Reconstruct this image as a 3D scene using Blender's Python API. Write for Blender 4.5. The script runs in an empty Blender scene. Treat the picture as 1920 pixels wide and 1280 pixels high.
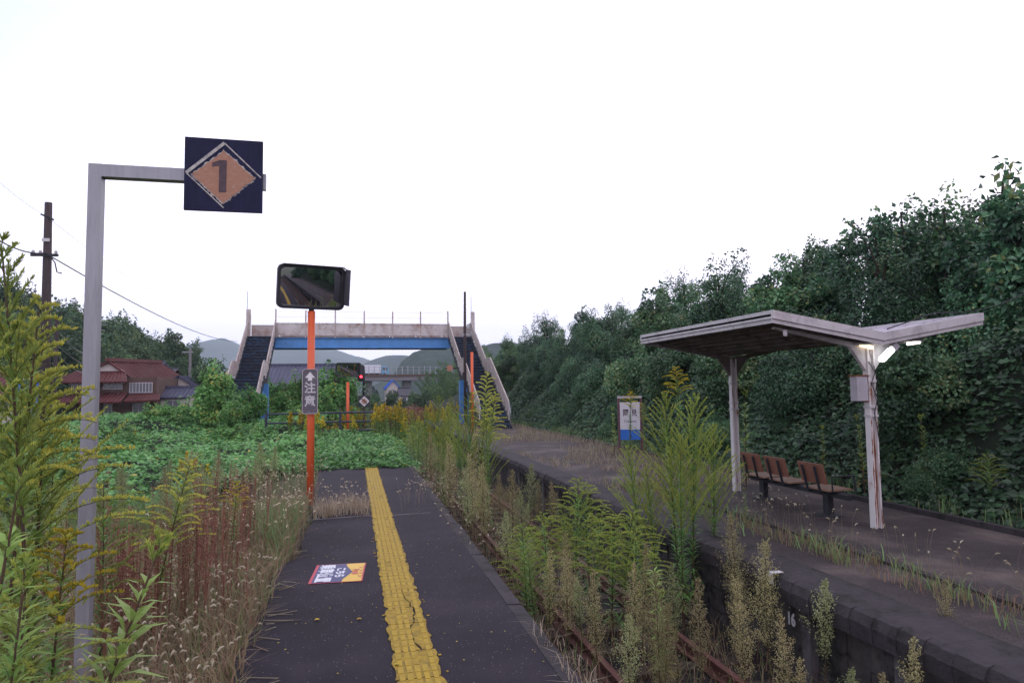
import bpy, math, random
import numpy as np
from mathutils import Vector, Matrix
random.seed(7)
RNG = np.random.default_rng(7)
scn = bpy.context.scene
COL = scn.collection
PI = math.pi
R = math.radians

# ------------------------------------------------------------------ camera
YAW, PITCH, ROLL, CAMZ, FPX = R(13.104), R(3.946), R(0.791), 1.95, 1280.0
_F = Vector((math.sin(YAW)*math.cos(PITCH), math.cos(YAW)*math.cos(PITCH), math.sin(PITCH)))
_R0 = Vector((math.cos(YAW), -math.sin(YAW), 0))
_U0 = _R0.cross(_F)
_R = _R0*math.cos(ROLL) - _U0*math.sin(ROLL)
_U = _R0*math.sin(ROLL) + _U0*math.cos(ROLL)
def at(px, py, Y):
    """world point seen at photo pixel (1920 wide) at distance Y along the track"""
    d = _F*FPX + _R*(px-960) - _U*(py-640)
    return d*(Y/d.y) + Vector((0, 0, CAMZ))
cam_d = bpy.data.cameras.new('camera')
cam_d.sensor_width = 36.0; cam_d.lens = 24.0; cam_d.clip_start = .05; cam_d.clip_end = 9000
cam = bpy.data.objects.new('camera', cam_d); COL.objects.link(cam)
M3 = Matrix((_R, _U, -_F)).transposed()
cam.matrix_world = Matrix.Translation((0, 0, CAMZ)) @ M3.to_4x4()
scn.camera = cam

# ------------------------------------------------------------------ mesh builder
class MB:
    def __init__(s): s.V=[]; s.L=[]; s.S=[]; s.M=[]; s.Rn=[]; s.n=0
    def add(s, verts, faces, m=0, rnd=.5):
        b=s.n; verts=np.asarray(verts,float).reshape(-1,3)
        s.V.append(verts); s.n+=len(verts)
        for f in faces:
            s.L.append(np.asarray(f,int)+b); s.S.append(np.array([len(f)])); s.M.append(np.array([m])); s.Rn.append(np.array([rnd]))
        return s
    def quads(s, verts4, m=0, rnd=None):         # (n,4,3)
        n=len(verts4)
        if n==0: return s
        s.V.append(verts4.reshape(-1,3)); s.L.append(np.arange(4*n)+s.n); s.n+=4*n
        s.S.append(np.full(n,4)); s.M.append(np.full(n,m)); s.Rn.append(np.full(n,.5) if rnd is None else np.asarray(rnd,float))
        return s
    def box(s,x0,y0,z0,x1,y1,z1,m=0,rnd=.5):
        v=[(x0,y0,z0),(x1,y0,z0),(x1,y1,z0),(x0,y1,z0),(x0,y0,z1),(x1,y0,z1),(x1,y1,z1),(x0,y1,z1)]
        return s.add(v,[(0,3,2,1),(4,5,6,7),(0,1,5,4),(1,2,6,5),(2,3,7,6),(3,0,4,7)],m,rnd)
    def beam(s,p,q,w,h,up=(0,0,1),m=0,rnd=.5):
        p=Vector(p);q=Vector(q);d=(q-p).normalized();u=Vector(up)
        sd=d.cross(u)
        if sd.length<1e-4: sd=d.cross(Vector((0,1,0)))
        sd.normalize(); u=sd.cross(d)
        v=[]
        for c in (p,q):
            for a,b in((-1,-1),(1,-1),(1,1),(-1,1)): v.append(c+sd*(a*w/2)+u*(b*h/2))
        return s.add(v,[(0,1,2,3)[::-1],(4,5,6,7),(0,1,5,4),(1,2,6,5),(2,3,7,6),(3,0,4,7)],m,rnd)
    def tube(s,pts,r,n=6,m=0,rnd=.5,r1=None,cap=True):
        pts=[Vector(p) for p in pts]; k=len(pts); r1=r if r1 is None else r1
        v=[];f=[]
        for i,p in enumerate(pts):
            d=(pts[min(i+1,k-1)]-pts[max(i-1,0)]).normalized()
            a=d.cross(Vector((0,0,1)));
            if a.length<.05: a=d.cross(Vector((0,1,0)))
            a.normalize(); b=a.cross(d); rr=r+(r1-r)*i/max(k-1,1)
            for j in range(n):
                t=2*PI*j/n; v.append(p+a*(math.cos(t)*rr)+b*(math.sin(t)*rr))
        for i in range(k-1):
            for j in range(n):
                j2=(j+1)%n; f.append((i*n+j,i*n+j2,(i+1)*n+j2,(i+1)*n+j))
        if cap: f.append(tuple(range(n))[::-1]); f.append(tuple((k-1)*n+j for j in range(n)))
        return s.add(v,f,m,rnd)
    def prism(s,poly,a,b,m=0,axis='y',rnd=.5):
        """polygon of 2D points extruded from a to b along axis; 2D = (x,z) for y, (y,z) for x, (x,y) for z"""
        n=len(poly); v=[]
        for t in (a,b):
            for p in poly:
                v.append({'y':(p[0],t,p[1]),'x':(t,p[0],p[1]),'z':(p[0],p[1],t)}[axis])
        f=[tuple(range(n)),tuple(range(2*n-1,n-1,-1))]+[(i,(i+1)%n+0,(i+1)%n+n,i+n)[::-1] for i in range(n)]
        return s.add(v,f,m,rnd)
    def lathe(s,prof,c=(0,0,0),n=16,m=0):
        v=[];f=[];k=len(prof)
        for r,z in prof:
            for j in range(n): v.append((c[0]+r*math.cos(2*PI*j/n),c[1]+r*math.sin(2*PI*j/n),c[2]+z))
        for i in range(k-1):
            for j in range(n): f.append((i*n+j,i*n+(j+1)%n,(i+1)*n+(j+1)%n,(i+1)*n+j))
        f.append(tuple(range(n))[::-1]); f.append(tuple((k-1)*n+j for j in range(n)))
        return s.add(v,f,m)
    def leaves(s,P,D,N,L,W,m=0,rnd=None,droop=.12,mid=.45):
        P=np.asarray(P,float);n=len(P)
        if n==0: return s
        D=D/np.linalg.norm(D,axis=1,keepdims=True)
        S=np.cross(D,N); S/=np.linalg.norm(S,axis=1,keepdims=True)+1e-9
        U=np.cross(S,D)
        L=np.broadcast_to(np.asarray(L,float),(n,))[:,None]; W=np.broadcast_to(np.asarray(W,float),(n,))[:,None]
        q=np.empty((n,4,3))
        q[:,0]=P; q[:,1]=P+D*L*mid+S*W/2+U*W*.12; q[:,2]=P+D*L-U*L*droop; q[:,3]=P+D*L*mid-S*W/2+U*W*.12
        return s.quads(q,m,RNG.random(n) if rnd is None else rnd)
    def grid(s,xs,ys,zf,m=0):
        nx,ny=len(xs),len(ys); v=[(x,y,zf(x,y)) for y in ys for x in xs]
        f=[(j*nx+i,j*nx+i+1,(j+1)*nx+i+1,(j+1)*nx+i) for j in range(ny-1) for i in range(nx-1)]
        return s.add(v,f,m)
    def build(s,name,mats,parent=None,smooth=False):
        me=bpy.data.meshes.new(name); o=bpy.data.objects.new(name,me); COL.objects.link(o)
        if s.n:
            V=np.concatenate(s.V).astype(np.float32); L=np.concatenate(s.L).astype(np.int32); S=np.concatenate(s.S).astype(np.int32)
            me.vertices.add(len(V)); me.vertices.foreach_set('co',V.ravel())
            me.loops.add(len(L)); me.loops.foreach_set('vertex_index',L)
            me.polygons.add(len(S)); st=np.zeros(len(S),np.int32); st[1:]=np.cumsum(S)[:-1]
            me.polygons.foreach_set('loop_start',st); me.polygons.foreach_set('loop_total',S)
            me.polygons.foreach_set('material_index',np.concatenate(s.M).astype(np.int32))
            me.polygons.foreach_set('use_smooth',np.full(len(S),smooth))
            a=me.attributes.new('rnd','FLOAT','FACE'); a.data.foreach_set('value',np.concatenate(s.Rn).astype(np.float32))
            me.update(calc_edges=True); me.validate()
        for mt in (mats if isinstance(mats,(list,tuple)) else [mats]): me.materials.append(mt)
        if parent: o.parent=parent
        return o

def tag(o,label=None,cat=None,group=None,kind=None):
    if label: o['label']=label
    if cat: o['category']=cat
    if group: o['group']=group
    if kind: o['kind']=kind
    return o
def empty(name,loc=(0,0,0),rz=0,label=None,cat=None,group=None):
    o=bpy.data.objects.new(name,None); COL.objects.link(o); o.location=loc; o.rotation_euler=(0,0,rz); o.empty_display_size=.1
    return tag(o,label,cat,group)
def copy_tree(o,parent=None):
    c=o.copy(); COL.objects.link(c); c.parent=parent
    for ch in list(o.children): copy_tree(ch,c)
    return c
PROTO={}
def spawn(key,builder,loc,rz=0,scale=1,label=None,cat=None,group=None,tilt=(0,0)):
    o = copy_tree(PROTO[key]) if key in PROTO else PROTO.setdefault(key,builder())
    o.location=loc; o.rotation_mode='ZYX'; o.rotation_euler=(tilt[0],tilt[1],rz); o.scale=(scale,)*3 if not isinstance(scale,tuple) else scale
    if 'group' in o.keys(): del o['group']
    return tag(o,label,cat,group)

# ------------------------------------------------------------------ materials
def srgb(r,g,b): return tuple(((c/255)/12.92 if c/255<=.04045 else ((c/255+.055)/1.055)**2.4) for c in (r,g,b))
def nt(name):
    m=bpy.data.materials.new(name); m.use_nodes=True; t=m.node_tree; t.nodes.clear(); return m,t,t.nodes,t.links
def ramp(N,stops):
    r=N.new('ShaderNodeValToRGB'); e=r.color_ramp.elements
    while len(e)<len(stops): e.new(.5)
    for i,(p,c) in enumerate(stops): e[i].position=p; e[i].color=(*c,1)
    return r
def noise(N,K,scale,detail=4,rough=.6,coord='Object',stretch=None):
    tc=N.new('ShaderNodeTexCoord'); n=N.new('ShaderNodeTexNoise'); n.inputs['Scale'].default_value=scale; n.inputs['Detail'].default_value=detail; n.inputs['Roughness'].default_value=rough
    if stretch:
        mp=N.new('ShaderNodeMapping'); mp.inputs['Scale'].default_value=stretch; K.new(tc.outputs[coord],mp.inputs[0]); K.new(mp.outputs[0],n.inputs['Vector'])
    else: K.new(tc.outputs[coord],n.inputs['Vector'])
    return n
def mat(name,base,rough=.6,var=.25,scale=8,spec=.3,metal=0,dirt=None,dirt_amt=.5,dirt_scale=3,bump=0,bscale=60,stretch=None,dstretch=None,dedge=(.5,.62)):
    m,t,N,K=nt(name); out=N.new('ShaderNodeOutputMaterial'); b=N.new('ShaderNodeBsdfPrincipled'); K.new(b.outputs[0],out.inputs[0])
    b.inputs['Roughness'].default_value=rough; b.inputs['Specular IOR Level'].default_value=spec; b.inputs['Metallic'].default_value=metal
    n=noise(N,K,scale,5,.65,stretch=stretch)
    r=ramp(N,[(.3,tuple(c*(1-var) for c in base)),(.7,tuple(min(1,c*(1+var)) for c in base))]); K.new(n.outputs['Fac'],r.inputs[0])
    col=r.outputs[0]
    if dirt:
        n2=noise(N,K,dirt_scale,6,.7,stretch=dstretch); r2=ramp(N,[(dedge[0],(0,0,0)),(dedge[1],(dirt_amt,)*3)]); K.new(n2.outputs['Fac'],r2.inputs[0])
        mx=N.new('ShaderNodeMix'); mx.data_type='RGBA'; K.new(r2.outputs[0],mx.inputs['Factor']); K.new(col,mx.inputs['A']); mx.inputs['B'].default_value=(*dirt,1); col=mx.outputs['Result']
    K.new(col,b.inputs['Base Color'])
    if bump:
        n3=noise(N,K,bscale,4,.7); bp=N.new('ShaderNodeBump'); bp.inputs['Strength'].default_value=bump; bp.inputs['Distance'].default_value=.02; K.new(n3.outputs['Fac'],bp.inputs['Height']); K.new(bp.outputs[0],b.inputs['Normal'])
    return m
def leafmat(name,stops,trans=.3,rough=.5,spec=.3,objvar=.35,huevar=.012):
    m,t,N,K=nt(name); out=N.new('ShaderNodeOutputMaterial'); b=N.new('ShaderNodeBsdfPrincipled'); b.inputs['Roughness'].default_value=rough; b.inputs['Specular IOR Level'].default_value=spec
    a=N.new('ShaderNodeAttribute'); a.attribute_name='rnd'; r=ramp(N,stops); K.new(a.outputs['Fac'],r.inputs[0])
    oi=N.new('ShaderNodeObjectInfo'); mr=N.new('ShaderNodeMapRange'); mr.inputs['To Min'].default_value=1.32*(1-objvar); mr.inputs['To Max'].default_value=1.32*(1+objvar); K.new(oi.outputs['Random'],mr.inputs['Value'])
    hs=N.new('ShaderNodeHueSaturation'); hs.inputs['Saturation'].default_value=1.0; K.new(r.outputs[0],hs.inputs['Color']); K.new(mr.outputs[0],hs.inputs['Value'])
    m2=N.new('ShaderNodeMath'); m2.operation='MULTIPLY_ADD'; K.new(oi.outputs['Random'],m2.inputs[0]); m2.inputs[1].default_value=-7.3; m2.inputs[2].default_value=0; fr=N.new('ShaderNodeMath'); fr.operation='FRACT'; K.new(m2.outputs[0],fr.inputs[0]); mh=N.new('ShaderNodeMapRange'); mh.inputs['To Min'].default_value=.5-huevar; mh.inputs['To Max'].default_value=.5+huevar; K.new(fr.outputs[0],mh.inputs['Value']); K.new(mh.outputs[0],hs.inputs['Hue'])
    K.new(hs.outputs[0],b.inputs['Base Color'])
    tr=N.new('ShaderNodeBsdfTranslucent'); K.new(hs.outputs[0],tr.inputs[0]); mx=N.new('ShaderNodeMixShader'); mx.inputs[0].default_value=trans
    K.new(b.outputs[0],mx.inputs[1]); K.new(tr.outputs[0],mx.inputs[2]); K.new(mx.outputs[0],out.inputs[0])
    return m
def emit(name,col,st):
    m,t,N,K=nt(name); out=N.new('ShaderNodeOutputMaterial'); e=N.new('ShaderNodeEmission'); e.inputs[0].default_value=(*col,1); e.inputs[1].default_value=st; K.new(e.outputs[0],out.inputs[0]); return m

RUST=(.13,.045,.02)
def asphalt(name,base,pale,patch):
    m,t,N,K=nt(name); out=N.new('ShaderNodeOutputMaterial'); b=N.new('ShaderNodeBsdfPrincipled'); K.new(b.outputs[0],out.inputs[0])
    b.inputs['Roughness'].default_value=.8; b.inputs['Specular IOR Level'].default_value=.25
    n1=noise(N,K,.9,6,.65); r1=ramp(N,[(.3,tuple(c*.6 for c in base)),(.5,base),(.72,patch)]); K.new(n1.outputs['Fac'],r1.inputs[0])
    n2=noise(N,K,90,3,.7); r2=ramp(N,[(.35,(.55,)*3),(.65,(1.45,)*3)]); K.new(n2.outputs['Fac'],r2.inputs[0])
    mu=N.new('ShaderNodeMix'); mu.data_type='RGBA'; mu.blend_type='MULTIPLY'; mu.inputs['Factor'].default_value=1; K.new(r1.outputs[0],mu.inputs['A']); K.new(r2.outputs[0],mu.inputs['B'])
    tc=N.new('ShaderNodeTexCoord'); vo=N.new('ShaderNodeTexVoronoi'); vo.inputs['Scale'].default_value=38; K.new(tc.outputs['Object'],vo.inputs['Vector'])
    r3=ramp(N,[(.10,(.9,)*3),(.2,(0,)*3)]); K.new(vo.outputs['Distance'],r3.inputs[0])
    gt=N.new('ShaderNodeMath'); gt.operation='GREATER_THAN'; gt.inputs[1].default_value=.72; sp=N.new('ShaderNodeSeparateColor'); K.new(vo.outputs['Color'],sp.inputs[0]); K.new(sp.outputs[0],gt.inputs[0])
    ml=N.new('ShaderNodeMath'); ml.operation='MULTIPLY'; K.new(r3.outputs[0],ml.inputs[0]); K.new(gt.outputs[0],ml.inputs[1])
    mx=N.new('ShaderNodeMix'); mx.data_type='RGBA'; K.new(ml.outputs[0],mx.inputs['Factor']); K.new(mu.outputs['Result'],mx.inputs['A']); mx.inputs['B'].default_value=(*pale,1)
    K.new(mx.outputs['Result'],b.inputs['Base Color'])
    bp=N.new('ShaderNodeBump'); bp.inputs['Strength'].default_value=.6; bp.inputs['Distance'].default_value=.01; K.new(n2.outputs['Fac'],bp.inputs['Height']); K.new(bp.outputs[0],b.inputs['Normal'])
    return m
M={}
M['asphalt']=asphalt('asphalt',(.0140,.0098,.0175),(.20,.19,.22),(.030,.021,.029))
M['asphalt_old']=asphalt('asphalt_old',(.047,.036,.038),(.19,.17,.17),(.125,.098,.090))
M['concrete']=mat('old_concrete',(.10,.088,.095),.85,.35,5,dirt=(.02,.018,.02),dirt_amt=.8,dirt_scale=1.6,bump=.6,bscale=25)
M['wallstone']=mat('wall_stone',(.060,.051,.052),.9,.5,3,dirt=(.008,.008,.009),dirt_amt=.9,dirt_scale=2.5,bump=.8,bscale=14)
M['coping']=mat('coping_concrete',(.044,.036,.041),.9,.35,6,dirt=(.010,.011,.008),dirt_amt=.8,dirt_scale=3,bump=.8,bscale=22)
M['ballast']=mat('ballast',(.02,.015,.016),.95,.7,30,dirt=(.03,.016,.012),dirt_amt=.7,dirt_scale=2,bump=1,bscale=35)
M['rail']=mat('rusty_rail',(.11,.045,.038),.8,.3,20)
M['sleeper']=mat('sleeper_wood',(.05,.035,.028),.9,.4,12)
M['soil']=mat('soil',(.055,.042,.030),.95,.5,6,dirt=(.045,.06,.02),dirt_amt=.7,dirt_scale=1.2)
M['field']=mat('field',(.05,.06,.03),.95,.5,.08,dirt=(.07,.06,.025),dirt_amt=.7,dirt_scale=.03)
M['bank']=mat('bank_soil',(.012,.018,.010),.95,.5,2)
M['hill_far']=mat('hill_forest',(.022,.038,.030),.95,.45,.02,dirt=(.014,.028,.024),dirt_amt=.9,dirt_scale=.05)
M['yellow']=mat('yellow_paint',(.34,.225,.020),.7,.22,9,dirt=(.17,.11,.03),dirt_amt=.6,dirt_scale=7,bump=.3,bscale=50,dedge=(.48,.75))
M['yellow_grime']=mat('yellow_grime',(.29,.19,.022),.8,.25,12,dirt=(.09,.065,.03),dirt_amt=.8,dirt_scale=9,bump=.3,bscale=50,dedge=(.45,.7))
M['galv']=mat('galvanised_steel',(.27,.27,.30),.45,.14,10,spec=.5,metal=.25,dirt=(.22,.22,.25),dirt_amt=.6,dirt_scale=14,stretch=(1,1,.12),dstretch=(2,2,.15))
M['orange']=mat('orange_paint',(.60,.10,.032),.45,.1,9,spec=.4,dirt=(.40,.10,.04),dirt_amt=.5,dirt_scale=9)
M['navy']=mat('navy_plate',(.010,.012,.040),.55,.3,20,spec=.15,stretch=(1,1,.2))
M['faded_orange']=mat('faded_orange',(.33,.17,.115),.7,.15,30,dirt=(.36,.26,.2),dirt_amt=.7,dirt_scale=35,stretch=(1,1,3),dedge=(.55,.65))
M['peel']=mat('peeling_white',(.42,.40,.38),.7,.35,40,dirt=(.12,.12,.16),dirt_amt=.8,dirt_scale=30)
M['faded_black']=mat('faded_black',(.075,.05,.062),.7,.3,30)
M['black']=mat('dark_frame',(.022,.021,.026),.5,.2,10,spec=.4)
M['grey_frame']=mat('grey_frame',(.055,.055,.068),.5,.2,10,spec=.4)
M['signgrey']=mat('sign_grey',(.10,.09,.11),.5,.15,25,dirt=(.2,.19,.21),dirt_amt=.4,dirt_scale=12)
M['white']=mat('white_paint',(.62,.60,.62),.55,.06,15)
M['worn_white']=mat('worn_white',(.52,.50,.53),.6,.1,20,dirt=(.14,.12,.14),dirt_amt=.75,dirt_scale=45,dedge=(.54,.62))
M['blue']=mat('bridge_blue',(.06,.20,.46),.5,.15,2,spec=.4,dirt=(.10,.07,.06),dirt_amt=.85,dirt_scale=1.6,dedge=(.6,.68))
M['parapet']=mat('parapet_cream',(.46,.42,.42),.65,.18,2,dirt=(.20,.10,.055),dirt_amt=.75,dirt_scale=1.4,dedge=(.5,.66))
M['parapet_rust']=mat('parapet_rusty',(.43,.37,.355),.7,.2,2,dirt=(.17,.085,.055),dirt_amt=.75,dirt_scale=2.0,dedge=(.46,.66))
M['tread']=mat('stair_tread_worn',(.03,.04,.065),.7,.5,5,dirt=(.05,.13,.26),dirt_amt=.7,dirt_scale=3.5,dedge=(.46,.66))
M['stair']=mat('stair_tread',(.016,.018,.028),.75,.5,5,dirt=(.035,.09,.20),dirt_amt=.6,dirt_scale=4,dedge=(.52,.66))
M['darksteel']=mat('dark_steel',(.02,.02,.026),.6,.3,6)
M['pole_wood']=mat('pole_wood',(.045,.032,.034),.85,.35,6,stretch=(4,4,.4))
M['concrete_pole']=mat('concrete_pole',(.16,.15,.16),.85,.15,5)
M['fence']=mat('fence_steel',(.028,.034,.05),.55,.3,8)
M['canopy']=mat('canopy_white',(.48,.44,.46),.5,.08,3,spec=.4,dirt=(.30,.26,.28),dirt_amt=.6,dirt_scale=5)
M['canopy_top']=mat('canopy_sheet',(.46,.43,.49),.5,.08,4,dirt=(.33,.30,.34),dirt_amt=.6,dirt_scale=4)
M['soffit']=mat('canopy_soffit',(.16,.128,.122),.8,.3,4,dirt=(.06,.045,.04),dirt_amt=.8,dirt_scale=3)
M['column']=mat('column_white',(.56,.52,.53),.5,.06,4,spec=.4,dirt=(.20,.06,.022),dirt_amt=.95,dirt_scale=5.5,dstretch=(2.2,2.2,.42),dedge=(.60,.655))
M['rust']=mat('rust',(.20,.065,.028),.85,.5,18)
M['boxgrey']=mat('box_lilac',(.36,.33,.37),.5,.1,6)
M['bench']=mat('bench_brown',(.20,.085,.058),.55,.12,6,stretch=(1,1,20))
M['bench_seat']=mat('bench_seat',(.24,.145,.105),.5,.15,6)
M['roof_red']=None
M['plaster']=mat('plaster',(.42,.38,.36),.8,.1,2)
M['wall_brown']=mat('wall_brown',(.085,.05,.042),.8,.2,2)
M['wall_pink']=mat('wall_pink',(.34,.17,.12),.8,.15,1.5)
M['glass']=mat('window_glass',(.06,.07,.085),.15,.3,1,spec=.6)
M['panel']=mat('solar_panel',(.5,.53,.6),.15,.1,1,spec=.8)
M['truckwhite']=mat('truck_white',(.52,.54,.60),.5,.06,1)
M['cabblue']=mat('cab_blue',(.12,.28,.42),.4,.1,1)
M['bluesheet']=mat('blue_sheet',(.03,.13,.52),.5,.12,1.5)
M['signblue']=mat('sign_blue',(.03,.13,.47),.4,.06,10)
M['signwhite']=mat('sign_white',(.52,.51,.56),.4,.05,10)
M['maroon']=mat('sign_frame',(.10,.045,.055),.5,.2,10)
M['stk_red']=mat('sticker_red',(.42,.045,.07),.5,.1,20)
M['stk_navy']=mat('sticker_navy',(.045,.045,.13),.5,.1,20)
M['stk_yellow']=mat('sticker_yellow',(.60,.38,.06),.5,.1,20)
M['stk_white']=mat('sticker_white',(.6,.6,.66),.5,.05,20)
M['cable']=mat('cable_black',(.015,.015,.018),.6,.1,3)
M['bark']=mat('bark',(.035,.027,.022),.9,.4,8,stretch=(3,3,.5))
def roofmat(name,c):
    m,t,N,K=nt(name); out=N.new('ShaderNodeOutputMaterial'); b=N.new('ShaderNodeBsdfPrincipled'); K.new(b.outputs[0],out.inputs[0]); b.inputs['Roughness'].default_value=.75
    n=noise(N,K,1.2,5,.7); r=ramp(N,[(.3,tuple(x*.7 for x in c)),(.7,tuple(x*1.25 for x in c))]); K.new(n.outputs['Fac'],r.inputs[0]); K.new(r.outputs[0],b.inputs['Base Color']); return m
M['roof_red']=roofmat('roof_red',(.085,.019,.019)); M['roof_blue']=roofmat('roof_blue',(.045,.045,.085)); M['roof_dark']=roofmat('roof_dark',(.05,.045,.06))

def mirror_mat():
    m,t,N,K=nt('mirror_glass'); out=N.new('ShaderNodeOutputMaterial'); b=N.new('ShaderNodeBsdfPrincipled'); K.new(b.outputs[0],out.inputs[0])
    b.inputs['Base Color'].default_value=(.62,.63,.68,1); b.inputs['Metallic'].default_value=1; b.inputs['Roughness'].default_value=.04; return m
M['mirror']=mirror_mat()
# foliage: stops by leaf (old, yellowing leaves at the low end)
M['lf_thicket']=leafmat('thicket_leaf',[(0,(.012,.028,.017)),(.35,(.025,.064,.033)),(.7,(.052,.128,.060)),(.97,(.10,.20,.095)),(1,(.14,.16,.06))],.28,.38,.5)
M['lf_thicket2']=leafmat('thicket_leaf_pale',[(0,(.016,.036,.019)),(.45,(.042,.094,.044)),(.9,(.092,.185,.080)),(1,(.15,.17,.07))],.28,.38,.5)
M['lf_bamboo']=leafmat('bamboo_leaf',[(0,(.045,.08,.034)),(.5,(.075,.14,.06)),(1,(.115,.19,.08))],.3,.5,.3,.25)
M['lf_hill']=leafmat('hill_tree_leaf',[(0,(.022,.046,.024)),(.6,(.048,.094,.042)),(1,(.095,.13,.05))],.2,.5,.3,.5)
M['lf_kudzu']=leafmat('kudzu_leaf',[(0,(.045,.10,.030)),(.5,(.10,.24,.065)),(.9,(.18,.34,.11)),(1,(.28,.28,.07))],.3,.42,.4,.15)
M['lf_gold']=leafmat('goldenrod_leaf',[(0,(.13,.07,.035)),(.15,(.18,.16,.045)),(.45,(.16,.22,.05)),(1,(.20,.29,.08))],.35,.5,.3,.25)
M['lf_goldgreen']=leafmat('goldenrod_leaf_green',[(0,(.12,.09,.04)),(.2,(.11,.17,.045)),(.6,(.10,.22,.055)),(1,(.16,.30,.075))],.35,.5,.3,.2)
M['lf_young']=leafmat('young_goldenrod_leaf',[(0,(.18,.16,.05)),(.4,(.17,.21,.05)),(1,(.21,.28,.075))],.4,.5,.3,.1)
M['pl_green']=leafmat('plume_green',[(0,(.14,.20,.05)),(.5,(.22,.28,.065)),(1,(.34,.35,.07))],.35,.55,.2,.2)
M['pl_yellow']=leafmat('plume_yellow',[(0,(.22,.28,.07)),(.5,(.34,.37,.08)),(1,(.50,.46,.08))],.4,.6,.2,.2)
M['pl_gold']=leafmat('plume_gold',[(0,(.20,.19,.035)),(.5,(.34,.27,.03)),(1,(.48,.36,.03))],.3,.6,.2,.2)
M['stem_brown']=mat('stem_brown',(.085,.05,.035),.8,.3,10)
M['stem_green']=mat('stem_green',(.10,.12,.04),.8,.3,10)
M['pl_horse']=leafmat('horseweed_plume',[(0,(.18,.15,.075)),(.5,(.28,.25,.12)),(1,(.40,.36,.21))],.35,.7,.15,.3)
M['pl_horsegreen']=leafmat('horseweed_plume_green',[(0,(.15,.18,.08)),(.5,(.23,.26,.12)),(1,(.34,.35,.20))],.35,.7,.15,.3)
M['lf_horse']=leafmat('horseweed_leaf',[(0,(.11,.085,.045)),(.5,(.12,.13,.05)),(1,(.14,.19,.06))],.3,.7,.15,.25)
M['dock']=leafmat('dock_seed',[(0,(.12,.055,.04)),(.5,(.20,.098,.07)),(1,(.27,.15,.11))],.2,.8,.1,.3)
M['dock_dark']=leafmat('dock_seed_dark',[(0,(.09,.04,.033)),(1,(.20,.09,.07))],.2,.8,.1,.3)
M['grass_dry']=leafmat('grass_dry',[(0,(.18,.09,.065)),(.35,(.27,.185,.125)),(.66,(.21,.17,.10)),(1,(.13,.20,.07))],.35,.7,.15,.2)
M['grass_green']=leafmat('grass_green',[(0,(.18,.14,.075)),(.4,(.12,.17,.065)),(1,(.15,.25,.10))],.35,.6,.2,.2)
M['grass_straw']=leafmat('grass_straw',[(0,(.14,.10,.07)),(.5,(.25,.20,.14)),(1,(.36,.31,.24))],.35,.7,.15,.2)
M['foxtail']=leafmat('foxtail_head',[(0,(.30,.25,.17)),(.5,(.40,.35,.25)),(1,(.52,.48,.38))],.4,.8,.1,.15)
M['leaf_litter']=leafmat('fallen_leaf',[(0,(.30,.2,.03)),(1,(.5,.36,.05))],.2,.6,.2,.2)

# ------------------------------------------------------------------ text
def text_mesh(body,size,m,parent,mw,name,sx=1.0,depth=.001,line=1.0,bold=0):
    cu=bpy.data.curves.new(name,'FONT'); cu.body=body; cu.size=size; cu.align_x='CENTER'; cu.align_y='CENTER'; cu.extrude=depth; cu.space_line=line; cu.offset=bold
    cu.resolution_u=3
    t=bpy.data.objects.new('text_tmp',cu); COL.objects.link(t)
    dg=bpy.context.evaluated_depsgraph_get(); dg.update()
    me=bpy.data.meshes.new_from_object(t.evaluated_get(dg)); bpy.data.objects.remove(t); bpy.data.curves.remove(cu)
    me.name=name; me.materials.clear(); me.materials.append(m)
    me.transform(mw@Matrix.Diagonal((sx,1,1,1)))
    o=bpy.data.objects.new(name,me); COL.objects.link(o); o.parent=parent
    return o
FACE=Matrix.Rotation(PI/2,4,'X')     # text upright, facing -Y

# ------------------------------------------------------------------ setting
def fbm(x,y,s=1.0,seed=0):
    v=0;a=1
    for k in range(4):
        f=s*2**k; v+=a*math.sin(x*f*1.13+seed+1.7*k+1.3*math.sin(y*f*.7+k))*math.cos(y*f*.97+seed*.7-2.1*k+1.1*math.sin(x*f*.6)); a*=.5
    return v/1.9
def lin(a,b,n): return [a+(b-a)*i/(n-1) for i in range(n)]

def gz_left(x,y):           # height of the verge west of the platform
    t=max(0,-0.7-x); z=-.06-.10*min(t,3)-.05*max(0,min(t-3,8))
    if x<-12: z-=min((-12-x)*.08,1.2)
    return z+.05*fbm(x,y,.9,3)*min(1,t)
tag(MB().add([(-4500,-500,-2.4),(4500,-500,-2.4),(4500,5200,-2.4),(-4500,5200,-2.4)],[(0,1,2,3)]).build('ground',M['field']),kind='structure')
tag(MB().grid(lin(-80,-12,18)+lin(-11.5,-.62,30),lin(-30,70,90),gz_left).build('verge',M['soil'],smooth=True),kind='structure')
tag(MB().grid(lin(1.3,4.6,12),lin(-30,150,300),lambda x,y:-1.02+.05*fbm(x,y,2.5,1)).build('trackbed',M['ballast'],smooth=True),kind='structure')
tag(MB().grid(lin(-12,1.5,16),lin(29.5,160,50),lambda x,y:-.75+.15*fbm(x,y,.3,1)).build('far_ground',M['soil'],smooth=True),kind='structure')
def bankz(x,y):
    t=x-8.7
    z=-.25+ (0 if t<0 else min(t*.55,3.2)+max(0,min((t-5.8)*.16,2)))
    z*=min(1,max(.25,1-(y-60)/120))
    return z+.25*fbm(x,y,.5,5)*min(1,max(0,t))
tag(MB().grid(lin(8.6,20,24)+lin(22,80,14),lin(-30,160,96),bankz).build('hillside',M['bank'],smooth=True),kind='structure')
tag(MB().grid(lin(4.6,9,6),lin(44,160,30),lambda x,y:-.5+.1*fbm(x,y,.5,2)).build('track_side',M['soil'],smooth=True),kind='structure')

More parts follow.
